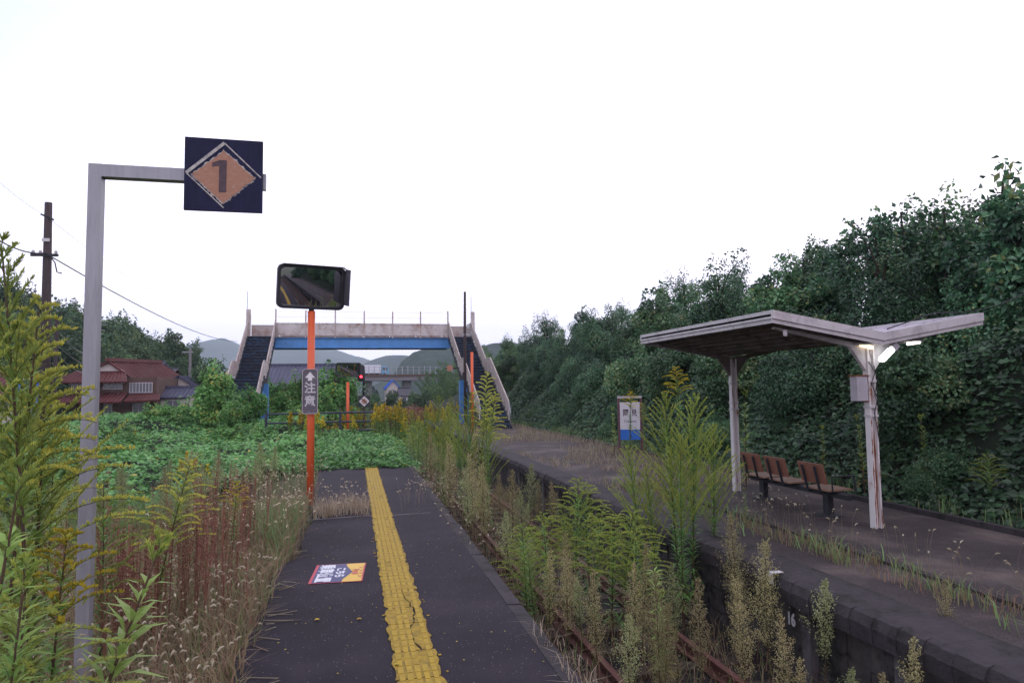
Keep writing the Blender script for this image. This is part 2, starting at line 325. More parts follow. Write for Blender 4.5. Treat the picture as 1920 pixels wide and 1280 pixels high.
# left platform, ragged west edge
pl=empty('platform'); tag(pl,kind='structure')
ys=lin(-28,18.3,190)
v=[];f=[]
for i,y in enumerate(ys):
    xl=-.80+.09*fbm(.5,y,1.9,2)+.03*fbm(2,y,7,4)+ (.15 if 8.5<y<12 else 0)*1
    v+= [(xl,y,.0),(1.36,y,0),(1.36,y,-.25)]
    if i: f.append((3*i-3,3*i-2,3*i+1,3*i))
MB().add(v,f).build('platform_surface',M['asphalt'],pl)
b=MB()
y=-28
while y<18.3:
    L=.98+random.uniform(-.02,.02); y1=min(y+L,18.3); dx=random.uniform(-.012,.012)
    b.prism([(1.364,-.20),(1.52+dx,-.20),(1.52+dx,-.03),(1.50+dx,random.uniform(-.015,.0)),(1.364,random.uniform(-.006,.003))],y,y1-.012)
    y=y1
b.build('coping_stones',M['coping'],pl)
MB().box(-.6,-28,-1.1,1.46,18.28,-.2).build('platform_wall',M['wallstone'],pl)
# cross joint where the surface is patched
MB().prism([(-.72,10.92),(.1,11.02),(.6,10.95),(1.2,11.0),(1.2,11.05),(.6,11.01),(.1,11.08),(-.72,10.99)],.002,.006,axis='z').build('surface_joint',M['concrete'],pl)
# yellow tactile strip: slabs with torn edges and raised bars
b=MB(); y=-28; k=0
while y<18.2:
    L=random.choice([.42,.5,.55,.62]); y1=min(y+L,18.2); n=random.choice([7,8,9,11])
    near = 2<y<8; jag=.018 if near else .010
    xl=.285; xr=.595
    A=[];B=[]
    for i in range(n+1):
        yy=y+.008+(y1-y-.016)*(min(n,max(0,i+random.uniform(-.35,.35))) if 0<i<n else i)/n
        A.append((xl+random.uniform(-jag,.006)+.003*math.sin(yy*3),yy)); B.append((xr+random.uniform(-.008,jag)+.003*math.sin(yy*3),yy))
    for i in (0,n): B[i]=(B[i][0]-random.uniform(0,.03),B[i][1]); A[i]=(A[i][0]+random.uniform(0,.03),A[i][1])
    if 5.1<y<6.4:                     # long crack through the slabs
        c=[(.49+.03*math.sin(p[1]*5.3)+random.uniform(-.012,.012),p[1]) for p in A]; w=[random.uniform(.001,.014) for _ in c]
        b.prism(A+[(x-a,yy) for (x,yy),a in zip(c,w)][::-1],.003,.009,axis='z'); b.prism([(x+a,yy) for (x,yy),a in zip(c,w)]+B[::-1],.003,.009,axis='z')
    else: b.prism(A+B[::-1],.003,.009,axis='z')
    if random.random()<.5:
        for _ in range(2):
            cx=random.choice([.26,.25,.63,.64])+random.uniform(-.01,.01); cy=random.uniform(y,y1); r=random.uniform(.008,.02)
            b.prism([(cx+r*math.cos(a)*random.uniform(.7,1.2),cy+r*math.sin(a)) for a in np.linspace(0,2*PI,7)[:-1]],.002,.007,axis='z')
    y=y1
b.build('tactile_slabs',M['yellow_grime'],pl)
b=MB(); y=-28
while y<18:
    for xc in (.325,.385,.44,.495,.555):
        if random.random()<.93 and not(5.1<y<6.7 and xc==.495): b.box(xc-.019+random.uniform(-.003,.003),y+.005,.0085,xc+.019+random.uniform(-.003,.003),y+.118,.0122); b.box(xc-.019,y+.128,.0085,xc+.019,y+.246,.0122)
    y+=.252
b.build('tactile_bars',M['yellow'],pl)

# right platform
pr=empty('platform'); tag(pr,kind='structure')
MB().grid([4.76,5.1,5.6,5.68,6.5,7.5,8.4,9.0],lin(-28,44,150),lambda x,y:(.0 if x<5.65 else .015)+.012*fbm(x,y,.8,7)+(0 if x<8.3 else -.05)).build('platform_surface',M['asphalt_old'],pr,smooth=True)
b=MB(); y=-28
while y<44:
    y1=y+1.2; d=random.uniform(-.010,.010)
    n=9
    for i in range(n):
        ya=y+(1.2-.004)*i/n; yb=y+(1.2-.004)*(i+1)/n; e=random.uniform(-.014,.014)
        g=random.uniform(-.006,.006); b.prism([(4.77,-.24),(4.25+d+e,-.24+g),(4.235+d+e,-.1),(4.275+d+e,-.02+g),(4.34+d,.000),(4.77,.006)],ya,yb)
    y=y1
b.build('coping_stones',M['coping'],pr)
MB().box(4.42,-28,-1.15,4.9,44,-.235).build('platform_wall',M['wallstone'],pr)
b=MB(); y=-27.6; 
while y<44:
    b.box(4.335,y,-1.15,4.425,y+.13,-.242); y+=1.2
b.build('wall_pilasters',M['concrete'],pr)
b=MB(); y=-27.45
while y<44:
    for z0,z1 in((-1.05,-.83),(-.80,-.56),(-.53,-.28)):
        yy=y
        while yy<y+1.0:
            w=random.uniform(.22,.4); y2=min(yy+w,y+1.04); b.box(4.425-random.uniform(.012,.05),yy+.012,z0,4.43,y2-.012,z1,rnd=random.random()); yy=y2
    y+=1.2
b.build('wall_stones',M['wallstone'],pr)
b=MB(); y=-28
while y<13:
    b.prism([(5.60,-.02),(5.70,-.02),(5.70,.028),(5.60,.032)],y,y+.99); y+=1.0
b.build('kerb_line',M['coping'],pr)
MB().box(8.35,-28,-.1,8.45,44,.045).build('rear_kerb',M['coping'],pr)
b=MB(); b.box(4.225,6.42,-.10,4.232,6.49,.006).box(4.232,6.42,.006,4.36,6.5,.011); b.build('painted_mark',M['worn_white'],pr)
text_mesh('16',.17,M['worn_white'],pr,Matrix.Translation((4.325,6.28,-.42))@Matrix.Rotation(-PI/2,4,'Z')@FACE,'painted_number',.8,.002,bold=.006)

# rails and sleepers
tr=empty('railway_track'); tag(tr,kind='structure')
for x in (2.50,3.60):
    MB().prism([(x-.065,-.98),(x+.065,-.98),(x+.065,-.965),(x+.012,-.95),(x+.012,-.89),(x+.034,-.875),(x+.034,-.845),(x-.034,-.845),(x-.034,-.875),(x-.012,-.89),(x-.012,-.95),(x-.065,-.965)],-28,140).build('rail',M['rail'],tr)
b=MB(); y=-28
while y<60: b.box(2.0,y,-1.08,4.1,y+.2,-.985); y+=.62
b.build('sleepers',M['sleeper'],tr)

# hills
def hill(name,pts,Y,depth,m,seed,amp):
    P=[at(px,py,Y) for px,py in pts]; xs=[p.x for p in P]
    def ridge(x): return float(np.interp(x,xs,[p.z for p in P]))
    def zf(x,y):
        t=(y-Y)/depth; k=max(0,1-t*t); r=ridge(x); return -2.6+(r+2.6)*k**.8+amp*fbm(x,y,2.2/depth*3,seed)*k
    step=(xs[-1]-xs[0])/130
    o=MB().grid([xs[0]+i*step for i in range(131)],lin(Y-depth,Y+depth,40),zf).build(name,m,smooth=False); return tag(o,kind='structure')
hill('mountain',[(250,690),(330,668),(365,652),(395,641),(420,636),(440,643),(470,660),(520,655),(570,650),(610,653),(640,662),(680,672),(730,690),(800,712)],2600,700,M['hill_far'],1,10)
hill('hills',[(600,720),(680,684),(700,676),(722,668),(745,668),(770,671),(800,676),(850,680),(950,700)],1300,300,M['hill_far'],2,5)
hill('wooded_hill',[(700,725),(735,712),(752,685),(775,664),(800,655),(850,652),(900,650),(960,645),(1020,660),(1100,690)],420,110,M['hill_far'],4,2.5)
hill('left_hill',[(-300,560),(-100,545),(0,552),(70,575),(130,588),(200,606),(260,630),(310,655),(345,680),(380,715)],135,45,M['bank'],6,1.2)

# ------------------------------------------------------------------ stop sign on the bent post
gs=empty('stop_sign',(-1.78,5.3,0),0,'number 1 stop position sign on a bent grey steel post beside the weeds','sign')
b=MB(); w=.042
b.box(-w,-w,-.3,w,w,3.575); 
b.build('post',M['galv'],gs)
MB().box(w,-w,3.485,.62,w,3.574).build('arm',M['galv'],gs)
MB().box(.592,-.085,3.26,1.125,-.06,3.795).build('sign_plate',M['navy'],gs)
MB().box(.60,-.058,3.44,1.145,-.02,3.56).build('bracket',M['galv'],gs)
cx,cz,hd=.86,3.53,.235; yF=-.0865
b=MB()
def strip(p,q,w0): b.beam((p[0],yF,p[1]),(q[0],yF,q[1]),.003,w0,up=(0,0,1))
T=(cx,cz+hd);Lf=(cx-hd-.02,cz);Bt=(cx,cz-hd-.01);Rt=(cx+hd+.02,cz-.01)
strip(T,Rt,.008); strip(Lf,Bt,.008); strip(Lf,T,.022); 
b.build('diamond_border',M['peel'],gs)
poly=[]; rr=random.Random(3)
for (p,q) in ((T,Rt),(Rt,Bt),(Bt,Lf),(Lf,T)):
    wk=0
    for i in range(34):
        t=i/34; wk=wk*.75+rr.uniform(-.022,.022); x=p[0]+(q[0]-p[0])*t; z=p[1]+(q[1]-p[1])*t
        s={0:.74,1:.86,2:.88,3:.78}[[T,Rt,Bt,Lf].index(p)]+wk+rr.uniform(-.008,.008)
        poly.append((cx+(x-cx)*s,cz+(z-cz)*s))
MB().prism([(cx+(x-cx)*k_,cz+(z-cz)*k_) for (x,z),k_ in zip(poly,[1.02+.09*abs(math.sin(i*.37))*rr.random() for i in range(len(poly))])][::-1],yF-.0005,yF+.001).build('peeled_edge',M['peel'],gs)
MB().prism(poly[::-1],yF-.003,yF-.001).build('diamond',M['faded_orange'],gs)
b=MB(); c1=.855
b.prism([(c1-.028,3.40),(c1+.022,3.40),(c1+.022,3.635),(c1-.022,3.635),(c1-.075,3.612),(c1-.075,3.582),(c1-.028,3.595)][::-1],yF-.006,yF-.0035)
b.build('numeral',M['faded_black'],gs)

# ------------------------------------------------------------------ platform mirror
def rrect(w,h,r,n=5,ch=None):
    p=[]
    for cx,cz,a0 in((w/2-r,h/2-r,0),(-w/2+r,h/2-r,90),(-w/2+r,-h/2+r,180),(w/2-r,-h/2+r,270)):
        for i in range(n): a=R(a0+90*i/(n-1)); p.append((cx+r*math.cos(a),cz+r*math.sin(a)))
    return p
def ring(b,o,i,y0,y1,m=0):
    n=len(o); v=[(p[0],y0,p[1]) for p in o]+[(p[0],y0,p[1]) for p in i]+[(p[0],y1,p[1]) for p in o]+[(p[0],y1,p[1]) for p in i]
    f=[]
    for k in range(n):
        j=(k+1)%n; f+=[(k,j,n+j,n+k),(2*n+k,3*n+k,3*n+j,2*n+j),(k,2*n+k,2*n+j,j),(n+k,n+j,3*n+j,3*n+k)]
    b.add(v,f,m)
def mirror_head(parent,zc,w,h,depth,yaw,pitch):
    T=Matrix.Translation((0,0,zc))@Matrix.Rotation(yaw,4,'Z')@Matrix.Rotation(pitch,4,'X')
    def fin(o): o.data.transform(T); return o
    b=MB(); ring(b,rrect(w,h,.10),rrect(w-.10,h-.10,.08),-.06,.05); b.prism(rrect(w-.02,h-.02,.09),.05,.09)
    fr=fin(b.build('mirror_frame',M['black'],parent))
    # hood: plates over the top and along the far side
    b=MB()
    o=rrect(w+.02,h+.02,.10); n=len(o)
    b.box(-w/2+.08,-.11,h/2-.006,w/2-.05,-.05,h/2+.010).box(w/2-.006,-depth,-h/2+.10,w/2+.012,-.05,h/2-.03)
    b.beam((w/2-.055,-.085,h/2+.001),(w/2+.003,-.085,h/2-.034),.07,.016,up=(1,0,1))
    fin(b.build('hood',M['grey_frame'],parent))
    # convex glass
    ww,hh=w-.10,h-.10; nx,nz=16,10; rad=3.2
    v=[];f=[]
    for j in range(nz+1):
        for i in range(nx+1):
            x=-ww/2+ww*i/nx; z=-hh/2+hh*j/nz; v.append((x,-.045+ (x*x+z*z)/(2*rad),z))
    for j in range(nz):
        for i in range(nx): a=j*(nx+1)+i; f.append((a,a+1,a+nx+2,a+nx+1))
    fin(MB().add(v,f).build('mirror_glass',M['mirror'],parent,smooth=True))
pm=empty('platform_mirror',(-.72,12.3,0),0,'large square driver mirror on an orange pole beside the yellow line','mirror')
MB().tube([(0,.1,-.3),(0.0,.1,3.35)],.063,14).build('pole',M['orange'],pm,smooth=True)
MB().tube([(0,.1,3.34),(0.0,.1,3.7)],.045,10).build('pole_cap',M['darksteel'],pm,smooth=True)
mirror_head(pm,3.76,1.15,.76,.36,R(15),R(11))
sp=MB().prism(rrect(.25,.76,.03,3),.0,.025).build('direction_plate',M['signgrey'],pm); sp.location=(-.01,-.0,1.95)
b=MB(); ring(b,rrect(.262,.772,.035,3),rrect(.24,.75,.028,3),-.012,.012); b.build('plate_rim',M['boxgrey'],sp)
MB().prism([(0,.335),(-.085,.235),(-.035,.235),(-.035,.185),(.035,.185),(.035,.235),(.085,.235)],-.004,-.001).build('arrow',M['white'],sp)
text_mesh('注',.20,M['worn_white'],sp,Matrix.Translation((0,-.002,.05))@FACE,'lettering',.95,.001,bold=.004)
text_mesh('意',.20,M['worn_white'],sp,Matrix.Translation((0,-.002,-.18))@FACE,'lettering',.95,.001,bold=.004)
# second mirror beyond the fence
p2=at(652,760,36)
pm2=empty('platform_mirror',(p2.x,36,-.6),0,'small distant driver mirror on an orange pole behind the dark fence','mirror')
MB().tube([(0,.1,-.2),(0,.1,3.0)],.075,12).build('pole',M['orange'],pm2,smooth=True)
mirror_head(pm2,(at(652,693,36).z+.6),1.25,.72,.22,R(14),R(7))
# orange post at the second platform
p3=at(885,690,30)
op=empty('orange_post',(p3.x,30,-.2),0,'plain thin orange post standing at the foot of the footbridge stairs','post')
MB().tube([(0,0,-.2),(0,0,at(885,660,30).z+.2)],.062,10).build('post',M['orange'],op,smooth=True)

# small stop sign + signal
p4=at(683,752,35)
s2=empty('stop_sign',(p4.x,35,-.6),0,'small diamond stop sign on a thin post by the red signal','sign')
zc=p4.z+.6
MB().tube([(0,.03,-.2),(0,.03,zc)],.03,8).build('post',M['stem_brown'],s2)
MB().box(-.27,-.02,zc-.28,.27,.0,zc+.28).build('sign_plate',M['black'],s2)
MB().prism([(0,zc+.26),(-.26,zc),(0,zc-.26),(.26,zc)],-.026,-.022).build('diamond',M['worn_white'],s2)
MB().prism([(0,zc+.16),(-.16,zc),(0,zc-.16),(.16,zc)],-.030,-.027).build('diamond_centre',M['faded_orange'],s2)
MB().beam((-.12,-.034,zc+.13),(.14,-.034,zc-.13),.004,.045).build('numeral',M['black'],s2)
p5=at(677,706,40)
sg=empty('railway_signal',(p5.x,40,-.7),0,'railway signal showing a red light on a vine covered mast','signal')
zs=p5.z+.7
MB().tube([(.15,.1,-.2),(.15,.1,zs+.4)],.07,8).build('mast',M['darksteel'],sg)
MB().prism(rrect(.42,.95,.15,5),-.05,.0,axis='y').build('backplate',M['black'],sg).location=(.0,0,zs+.2)
MB().lathe([(.14,0),(.14,.22),(.12,.22),(.12,.02)],n=12).build('visor',M['black'],sg).matrix_local=Matrix.Translation((0,-.05,zs))@Matrix.Rotation(PI/2,4,'X')
MB().lathe([(.001,0),(.07,.0),(.07,.012),(.001,.02)],n=14).build('lens',emit('signal_red',(1,.03,.05),8),sg).matrix_local=Matrix.Translation((0,-.16,zs))@Matrix.Rotation(PI/2,4,'X')
b=MB(); n=420; th=RNG.random(n)*2*PI; zz=RNG.random(n)*(zs-.35); rr_=.10+.18*RNG.random(n)
Pn=np.stack([.15+rr_*np.cos(th),.1+rr_*np.sin(th),zz],1); D=np.stack([np.cos(th),np.sin(th),-.6+0*th],1); b.leaves(Pn,D,np.stack([np.cos(th),np.sin(th),1+0*th],1),.13,.11)
b.build('vines',M['lf_thicket2'],sg)

# floor sticker
st=empty('floor_sticker',(-.15,7.72,.0045),R(-4),'red, yellow and navy notice stuck flat on the asphalt platform','sign')
W2,H2=.27,.375
MB().box(-W2,-H2,0,W2,H2,.0015).build('border',M['stk_red'],st)
MB().box(-W2+.03,-H2+.012,.0016,.06,H2-.012,.0026).build('navy_panel',M['stk_navy'],st)
MB().prism([(.062,-H2+.012),(W2-.014,-H2+.012),(W2-.014,H2-.012),(.062,H2-.012)],.0016,.0026,axis='z').build('yellow_panel',M['stk_yellow'],st)
MB().prism([(.055,-.31),(.145,0),(.055,.31)],.0028,.0034,axis='z').build('arrow',M['stk_navy'],st)
RT=Matrix.Rotation(-PI/2,4,'Z')
text_mesh('乗車位置',.175,M['stk_white'],st,Matrix.Translation((-.148,0,.0042))@RT,'lettering',1.0,.0005,bold=.006)
text_mesh('こちら',.11,M['stk_white'],st,Matrix.Translation((.012,0,.0042))@RT,'lettering',1.2,.0005,bold=.005)
text_mesh('ワンマン\n列車',.075,M['stk_red'],st,Matrix.Translation((.20,0,.0042))@RT,'lettering',1.6,.0005,bold=.001,line=.9)

# ------------------------------------------------------------------ footbridge
fb=empty('footbridge',(0,44,0),0,'old blue and cream railway footbridge with two stairways over the track','footbridge')
def loc(bld): return bld
YB,YF=1.6,0.0           # rear and front side of the deck, local
b=MB()
for y in (YF,YB):
    b.box(-4.95,y-.02,4.66,6.1,y+.02,5.22); b.box(-4.95,y-.11,4.62,6.1,y+.11,4.66); b.box(-4.95,y-.11,5.22,6.1,y+.11,5.26)
b.build('girder',M['blue'],fb)
b=MB(); b.box(-6.4,YF+.05,5.262,7.55,YB-.05,5.32); b.build('deck',M['darksteel'],fb)
b=MB()
for i in range(13): b.box(-4.9+i*.9,YF+.112,4.75,-4.82+i*.9,YB-.112,4.85)
b.build('cross_beams',M['darksteel'],fb)
# parapet panels
def panel_row(x0,x1,y,n,m,z0=5.46,z1=6.14):
    w=(x1-x0)/n
    for i in range(n):
        q=MB(); q.box(x0+i*w+.015,y-.012,z0,x0+(i+1)*w-.015,y+.012,z1); q.box(x0+i*w+.015,y-.03,z1,x0+(i+1)*w-.015,y+.03,z1+.05)
        q.box(x0+i*w+.015,y-.022,z0-.03,x0+(i+1)*w-.015,y+.022,z0)
        q.build('parapet_panel',m,fb)
panel_row(-4.66,5.98,YF,6,M['parapet'])
panel_row(-6.3,7.5,YB,8,M['parapet_rust'])
for i in range(7):
    x=-4.66+10.64/6*i; MB().box(x-.04,YF-.045,5.27,x+.04,YF+.045,7.0+random.uniform(-.05,.08)).build('parapet_post',M['parapet_rust'],fb)
b=MB()
for z in (6.55,6.9): b.tube([(-4.66,YF,z),(5.98,YF,z)],.006,4)
b.build('guard_wire',M['galv'],fb)
def rustbraces():
    b=MB()
    for i in range(13): x=-4.5+i*.86; b.beam((x,YF,5.27),(x-.13,YF-.02,5.44),.03,.02)
    b.build('parapet_braces',M['rust'],fb)
rustbraces()
for x,z in((-6.32,8.1),(7.52,8.0)):
    q=MB(); q.box(x-.05,-.05,5.1,x+.22,.0,7.0).box(x-.05,-.05,5.1,x-.01,1.6,6.3); q.build('corner_panel',M['parapet'],fb)
    MB().tube([(x,0,6.9),(x,0,z)],.02,6).build('lamp_rod',M['galv'],fb)
def stair(x0,x1,foot_y,zf,outer_hi):
    # profile: foot -> landing -> deck, local y (deck front at 0)
    ztop=5.3; zm=zf+(ztop-zf)*.5; run=(-foot_y-1.3)/2
    Yl0=foot_y+run; Yl1=Yl0+1.3
    def nose(y):
        if y<Yl0: return zf+(zm-zf)*(y-foot_y)/run
        if y<Yl1: return zm
        return min(ztop,zm+(ztop-zm)*(y-Yl1)/(-Yl1))
    q=MB(); n=14
    for (ya,za,yb,zb) in ((foot_y,zf,Yl0,zm),(Yl1,zm,0,ztop)):
        for i in range(n):
            y0=ya+(yb-ya)*i/n; y1=ya+(yb-ya)*(i+1)/n; h0=za+(zb-za)*i/n; h1=za+(zb-za)*(i+1)/n
            q.box(x0+.05,y0,h0-.02,x1-.05,y0+.015,h1); q.box(x0+.05,y0-.03,h1,x1-.05,y1+.0,h1+.035,m=1)
    q.box(x0+.05,Yl0+.016,zm-.06,x1-.05,Yl1-.03,zm+.028)
    q.build('stair_flight',[M['stair'],M['tread']],fb)
    for x in (x0,x1):
        q=MB()
        for pa,pb in(((x,foot_y,zf),(x,Yl0,zm)),((x,Yl0,zm),(x,Yl1,zm)),((x,Yl1,zm),(x,0,ztop))):
            q.beam((pa[0],pa[1],pa[2]-.05),(pb[0],pb[1],pb[2]-.05),.05,.30)
        q.build('stringer',M['darksteel'],fb)
        m=M['parapet_rust'] if outer_hi(x) else M['parapet']
        q=MB(); y=foot_y+.5; st_=.42
        while y<-.02:
            y1=min(y+st_,0); bt=nose((y+y1)/2)+.24
            q.prism([(y,bt),(y1-.02,bt),(y1-.02,nose(y1)+.98),(y,nose(y)+.98)],x-.012,x+.012,axis='x'); y=y1
        q.build('side_panels',m,fb)
        q=MB(); pts=[(x,foot_y+.5+(-foot_y-.5)*i/24,0) for i in range(25)]
        q.tube([(x,p[1],nose(p[1])+1.03) for p in pts],.035,6); q.tube([(x,p[1],nose(p[1])+.72) for p in pts],.02,5)
        q.build('handrail',M['parapet_rust'],fb)
        q=MB()
        for yy in lin(foot_y+.5,-.02,9): q.box(x-.025,yy-.025,nose(yy)-.1,x+.025,yy+.025,nose(yy)+1.02)
        q.build('rail_posts',M['parapet'],fb)
        MB().tube([(x,foot_y+.48,nose(foot_y+.48)+1.0),(x,foot_y+.1,zf+.75),(x,foot_y+.1,zf-.05)],.025,6).build('newel',M['galv'],fb)
    for x in (x0+.03,x1-.03):
        MB().box(x-.24,Yl0+.3,-1.1,x+.24,Yl0+.7,zm-.21).build('pillar',M['blue'],fb)
    for x in (x0,x1): MB().box(x-.02,Yl0-1.2,zm-.85,x+.02,Yl0+.3,zm-.6).build('brace',M['blue'],fb)
stair(6.02,7.50,-11.4,.03,lambda x:True)
stair(-6.28,-4.68,-9.6,-.1,lambda x:x<-6)
# pole in front of the right stair
p6=at(873,700,37)
ub=empty('utility_pole',(p6.x,37,0),0,'weathered dark timber pole standing in front of the right hand footbridge stair','utility pole')
MB().tube([(0,0,-.2),(-.03,0,4),(.0,0,at(872,547,37).z)],.10,8,r1=.065).build('pole',M['pole_wood'],ub,smooth=True)
q=MB(); q.box(-.35,-.06,4.9,.35,.0,4.98); q.lathe([(.04,0),(.06,.05),(.04,.1)],(.3,-.03,4.98),8).lathe([(.04,0),(.06,.05),(.04,.1)],(.15,-.03,5.2),8); q.build('crossarm',M['galv'],ub)
p7=at(843,690,38)
ls=empty('loudspeaker',(p7.x,38.2,p7.z),0,'small pinkish loudspeaker fixed beside the blue footbridge pillar','loudspeaker')
MB().lathe([(.06,0),(.09,.1),(.17,.26),(.18,.28)],n=12).build('horn',M['wall_pink'],ls).matrix_local=Matrix.Rotation(PI/2,4,'X')
MB().box(-.2,.02,-.05,.45,.09,.03).build('bracket',M['darksteel'],ls)

# fence across the platform end
fe=empty('fence',(0,29,0),0,'dark steel rail fence closing off the end of the weedy platform','fence')
x0,x1=-3.4,.95
for z in (-.05,.33,.70,1.06): MB().tube([(x0,0,z),(x1,0,z+random.uniform(-.02,.02))],.04,8).build('rail',M['fence'],fe)
for x in (x0,-2.0,-.52,.95): MB().box(x-.05,-.05,-.8,x+.05,.05,1.12).build('post',M['fence'],fe)

# ------------------------------------------------------------------ platform shelter
sh=empty('platform_shelter',(6.87,0,0),0,'white butterfly roofed platform shelter on two rusty columns','shelter')
Y0,Y1=7.7,11.85
zv,ze,hw=2.58,2.86,1.65
MB().prism([(0,zv),(-hw,ze),(-hw,ze-.03),(0,zv-.03)][::-1],Y0+.045,Y1-.045).build('roof_wing',M['canopy_top'],sh)
MB().prism([(0,zv),(hw,ze),(hw,ze-.03),(0,zv-.03)],Y0+.045,Y1-.045).build('roof_wing',M['canopy_top'],sh)
b=MB()
for s in(-1,1):
    for i in range(11):
        y=Y0+.25+i*.365; b.beam((s*.05,y,zv+.008),(s*(hw-.04),y,ze+.008),.02,.014)
b.build('standing_seams',M['canopy_top'],sh)
# soffit sheets (ribbed) just under the wings
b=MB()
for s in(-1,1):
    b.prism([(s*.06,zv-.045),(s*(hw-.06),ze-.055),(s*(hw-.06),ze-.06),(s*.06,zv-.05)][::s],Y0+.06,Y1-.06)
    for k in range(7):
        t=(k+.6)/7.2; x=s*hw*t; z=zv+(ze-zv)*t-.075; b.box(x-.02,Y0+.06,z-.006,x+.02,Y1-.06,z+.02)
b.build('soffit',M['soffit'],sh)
# fascias: two-step profile
sl=(ze-zv)/hw
for y,d in((Y0,-1),(Y1,1)):
    for s in (-1,1):
        b=MB(); ya,yb=(y,y+.04) if d<0 else (y-.04,y)
        pr_=[(0,zv+.05),(s*hw,ze+.05),(s*hw,ze-.06),(0,zv-.06)]; b.prism(pr_[::s],ya,yb)
        pr_=[(0,zv-.062),(s*hw,ze-.062),(s*hw,ze-.115),(0,zv-.115)]; b.prism(pr_[::s],ya+(.02 if d<0 else 0),yb-(0 if d<0 else .02))
        b.build('fascia',M['canopy'],sh)
for s in(-1,1):
    b=MB(); x=s*hw; xa,xb=(x-.04,x) if s>0 else (x,x+.04)
    b.box(xa,Y0+.041,ze-.06,xb,Y1-.041,ze+.05).box(xa+(0 if s>0 else .02),Y0+.041,ze-.115,xb-(.02 if s>0 else 0),Y1-.041,ze-.062); b.build('eave_fascia',M['canopy'],sh)
MB().box(-.07,Y0+.05,zv-.012+.02,.07,Y1-.05,zv+.022).build('valley_gutter',M['canopy'],sh)
for yc in (8.0,11.45):
    c=MB(); a=.058
    c.box(-a,yc-.05,-.02,-a+.03,yc+.05,2.44).box(a-.022,yc-.05,-.02,a,yc+.05,2.44).box(-a+.03,yc-.012,-.02,a-.022,yc+.012,2.44)
    col=c.build('column',M['column'],sh)
        # branching bracket arms under the wings
    c=MB()
    for s in(-1,1):
        pr_=[(s*.0,2.44),(s*.07,2.13),(s*.30,zv-.14+.30*sl*.2),(s*1.45,zv+1.45*sl-.135),(s*1.45,zv+1.45*sl-.11),(0,zv-.11)]
        c.prism(pr_[::s],yc-.03,yc+.03)
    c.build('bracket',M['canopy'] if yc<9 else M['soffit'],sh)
    for z in (1.50,1.62,1.97): MB().box(-a-.010,yc-.06,z,a+.010,yc+.06,z+.032).build('clamp_band',M['canopy'],sh)
    c=MB()
    def blotch(xc,z0,L,w,y):
        w*=1.5 if abs(xc)<.04 else 1.25
        k=10; lf=[(xc-w*random.uniform(.25,1)*math.sin(PI*(i+.6)/(k+.6)),z0+L*i/k) for i in range(k+1)]; rt=[(xc+w*random.uniform(.25,1)*math.sin(PI*(i+.6)/(k+.6)),z0+L*i/k) for i in range(k+1)]
        c.prism(lf+rt[::-1],y,y+.001)
    if yc<9:
        for xc,z0,L,w in ((-.045,.55,.38,.012),(-.042,.02,.55,.010),(.047,.0,.30,.009),(-.046,.95,.40,.009),(.046,1.25,.25,.009),(-.043,1.36,.13,.010),(.047,.6,.3,.006),(-.042,1.75,.2,.009)): blotch(xc,z0,L,w,yc-.0515)
        for xc,z0,L,w in ((.022,.0,1.45,.013),(-.005,.2,.5,.014),(.0,.9,.5,.018),(.01,1.66,.3,.014),(-.015,.66,.2,.012)): blotch(xc,z0,L,w,yc-.0135)
    else:
        for xc,z0,L,w in ((-.01,1.45,.4,.02),(.0,.1,.3,.012),(.046,1.66,.3,.009),(-.044,1.7,.25,.010)): blotch(xc,z0,L,w,yc-.0515 if abs(xc)>.04 else yc-.0135)
    c.build('rust_streaks',M['rust'],sh)
c=MB(); c.tube([(-.05,7.94,2.25),(.04,7.935,2.1),(-.03,7.935,1.95),(.06,7.935,1.75),(.0,7.935,1.55),(.05,7.935,1.2)],.006,5).tube([(.03,7.94,2.2),(.07,7.935,2.0),(.02,7.935,1.8),(.07,7.935,1.6)],.005,5); c.build('wiring',M['cable'],sh)
MB().lathe([(.02,0),(.028,.02),(.028,.08)],(-hw+.25,Y0+.12,ze-.28),10).build('drain_spout',M['canopy'],sh)
mb_=MB(); mb_.box(-.26,7.93,1.72,-.09,8.06,2.05); jb=mb_.build('junction_box',M['boxgrey'],sh)
MB().box(-.088,7.96,1.70,-.06,8.03,2.07).box(-.28,7.92,2.052,-.06,8.07,2.066).build('box_bracket',M['rust'],sh)
# lamps
lm=empty('floodlight',tuple(at(1662,665,7.8)-Vector((.05,0,0))),0,'bright white floodlight lit on the near shelter column','lamp')
T1=Matrix.Translation((.05,0,.0))@Matrix.Rotation(R(-40),4,'Y')
o=MB().prism(rrect(.25,.068,.03,5),-.03,.03).build('lamp_tube',emit('lamp_white',(.95,1,.96),7),lm); o.data.transform(T1)
o=MB().box(.13,-.035,-.042,.22,.035,.042).build('lamp_socket',M['boxgrey'],lm); o.data.transform(T1)
MB().tube([(.25,0,.17),(.22,.08,.17),(.12,.12,.2)],.018,6).build('lamp_arm',M['galv'],lm)
p8=at(1713,643,7.95)
l2=empty('tube_light',(p8.x,7.95,p8.z),0,'lit fluorescent tube under the right wing of the shelter roof','lamp')
MB().tube([(-.10,0,-.012),(.10,0,.012)],.022,10).build('tube',emit('tube_white',(1,.90,.88),3.5),l2); MB().box(-.14,-.03,.022,.14,.03,.05).build('fitting',M['canopy'],l2)
p9=at(1629,650,7.9)
l3=empty('tube_light',(p9.x,7.935,p9.z),0,'small warm lit lamp peeping under the left wing of the shelter roof','lamp')
MB().tube([(-.10,0,.03),(.09,0,-.01)],.024,10).build('tube',emit('lamp_warm',(1,.78,.45),3),l3); MB().box(-.16,-.03,.025,.16,.03,.05).build('fitting',M['canopy'],l3)
p10=at(1925,548,7.9); p11=Vector((8.0,7.935,2.93))
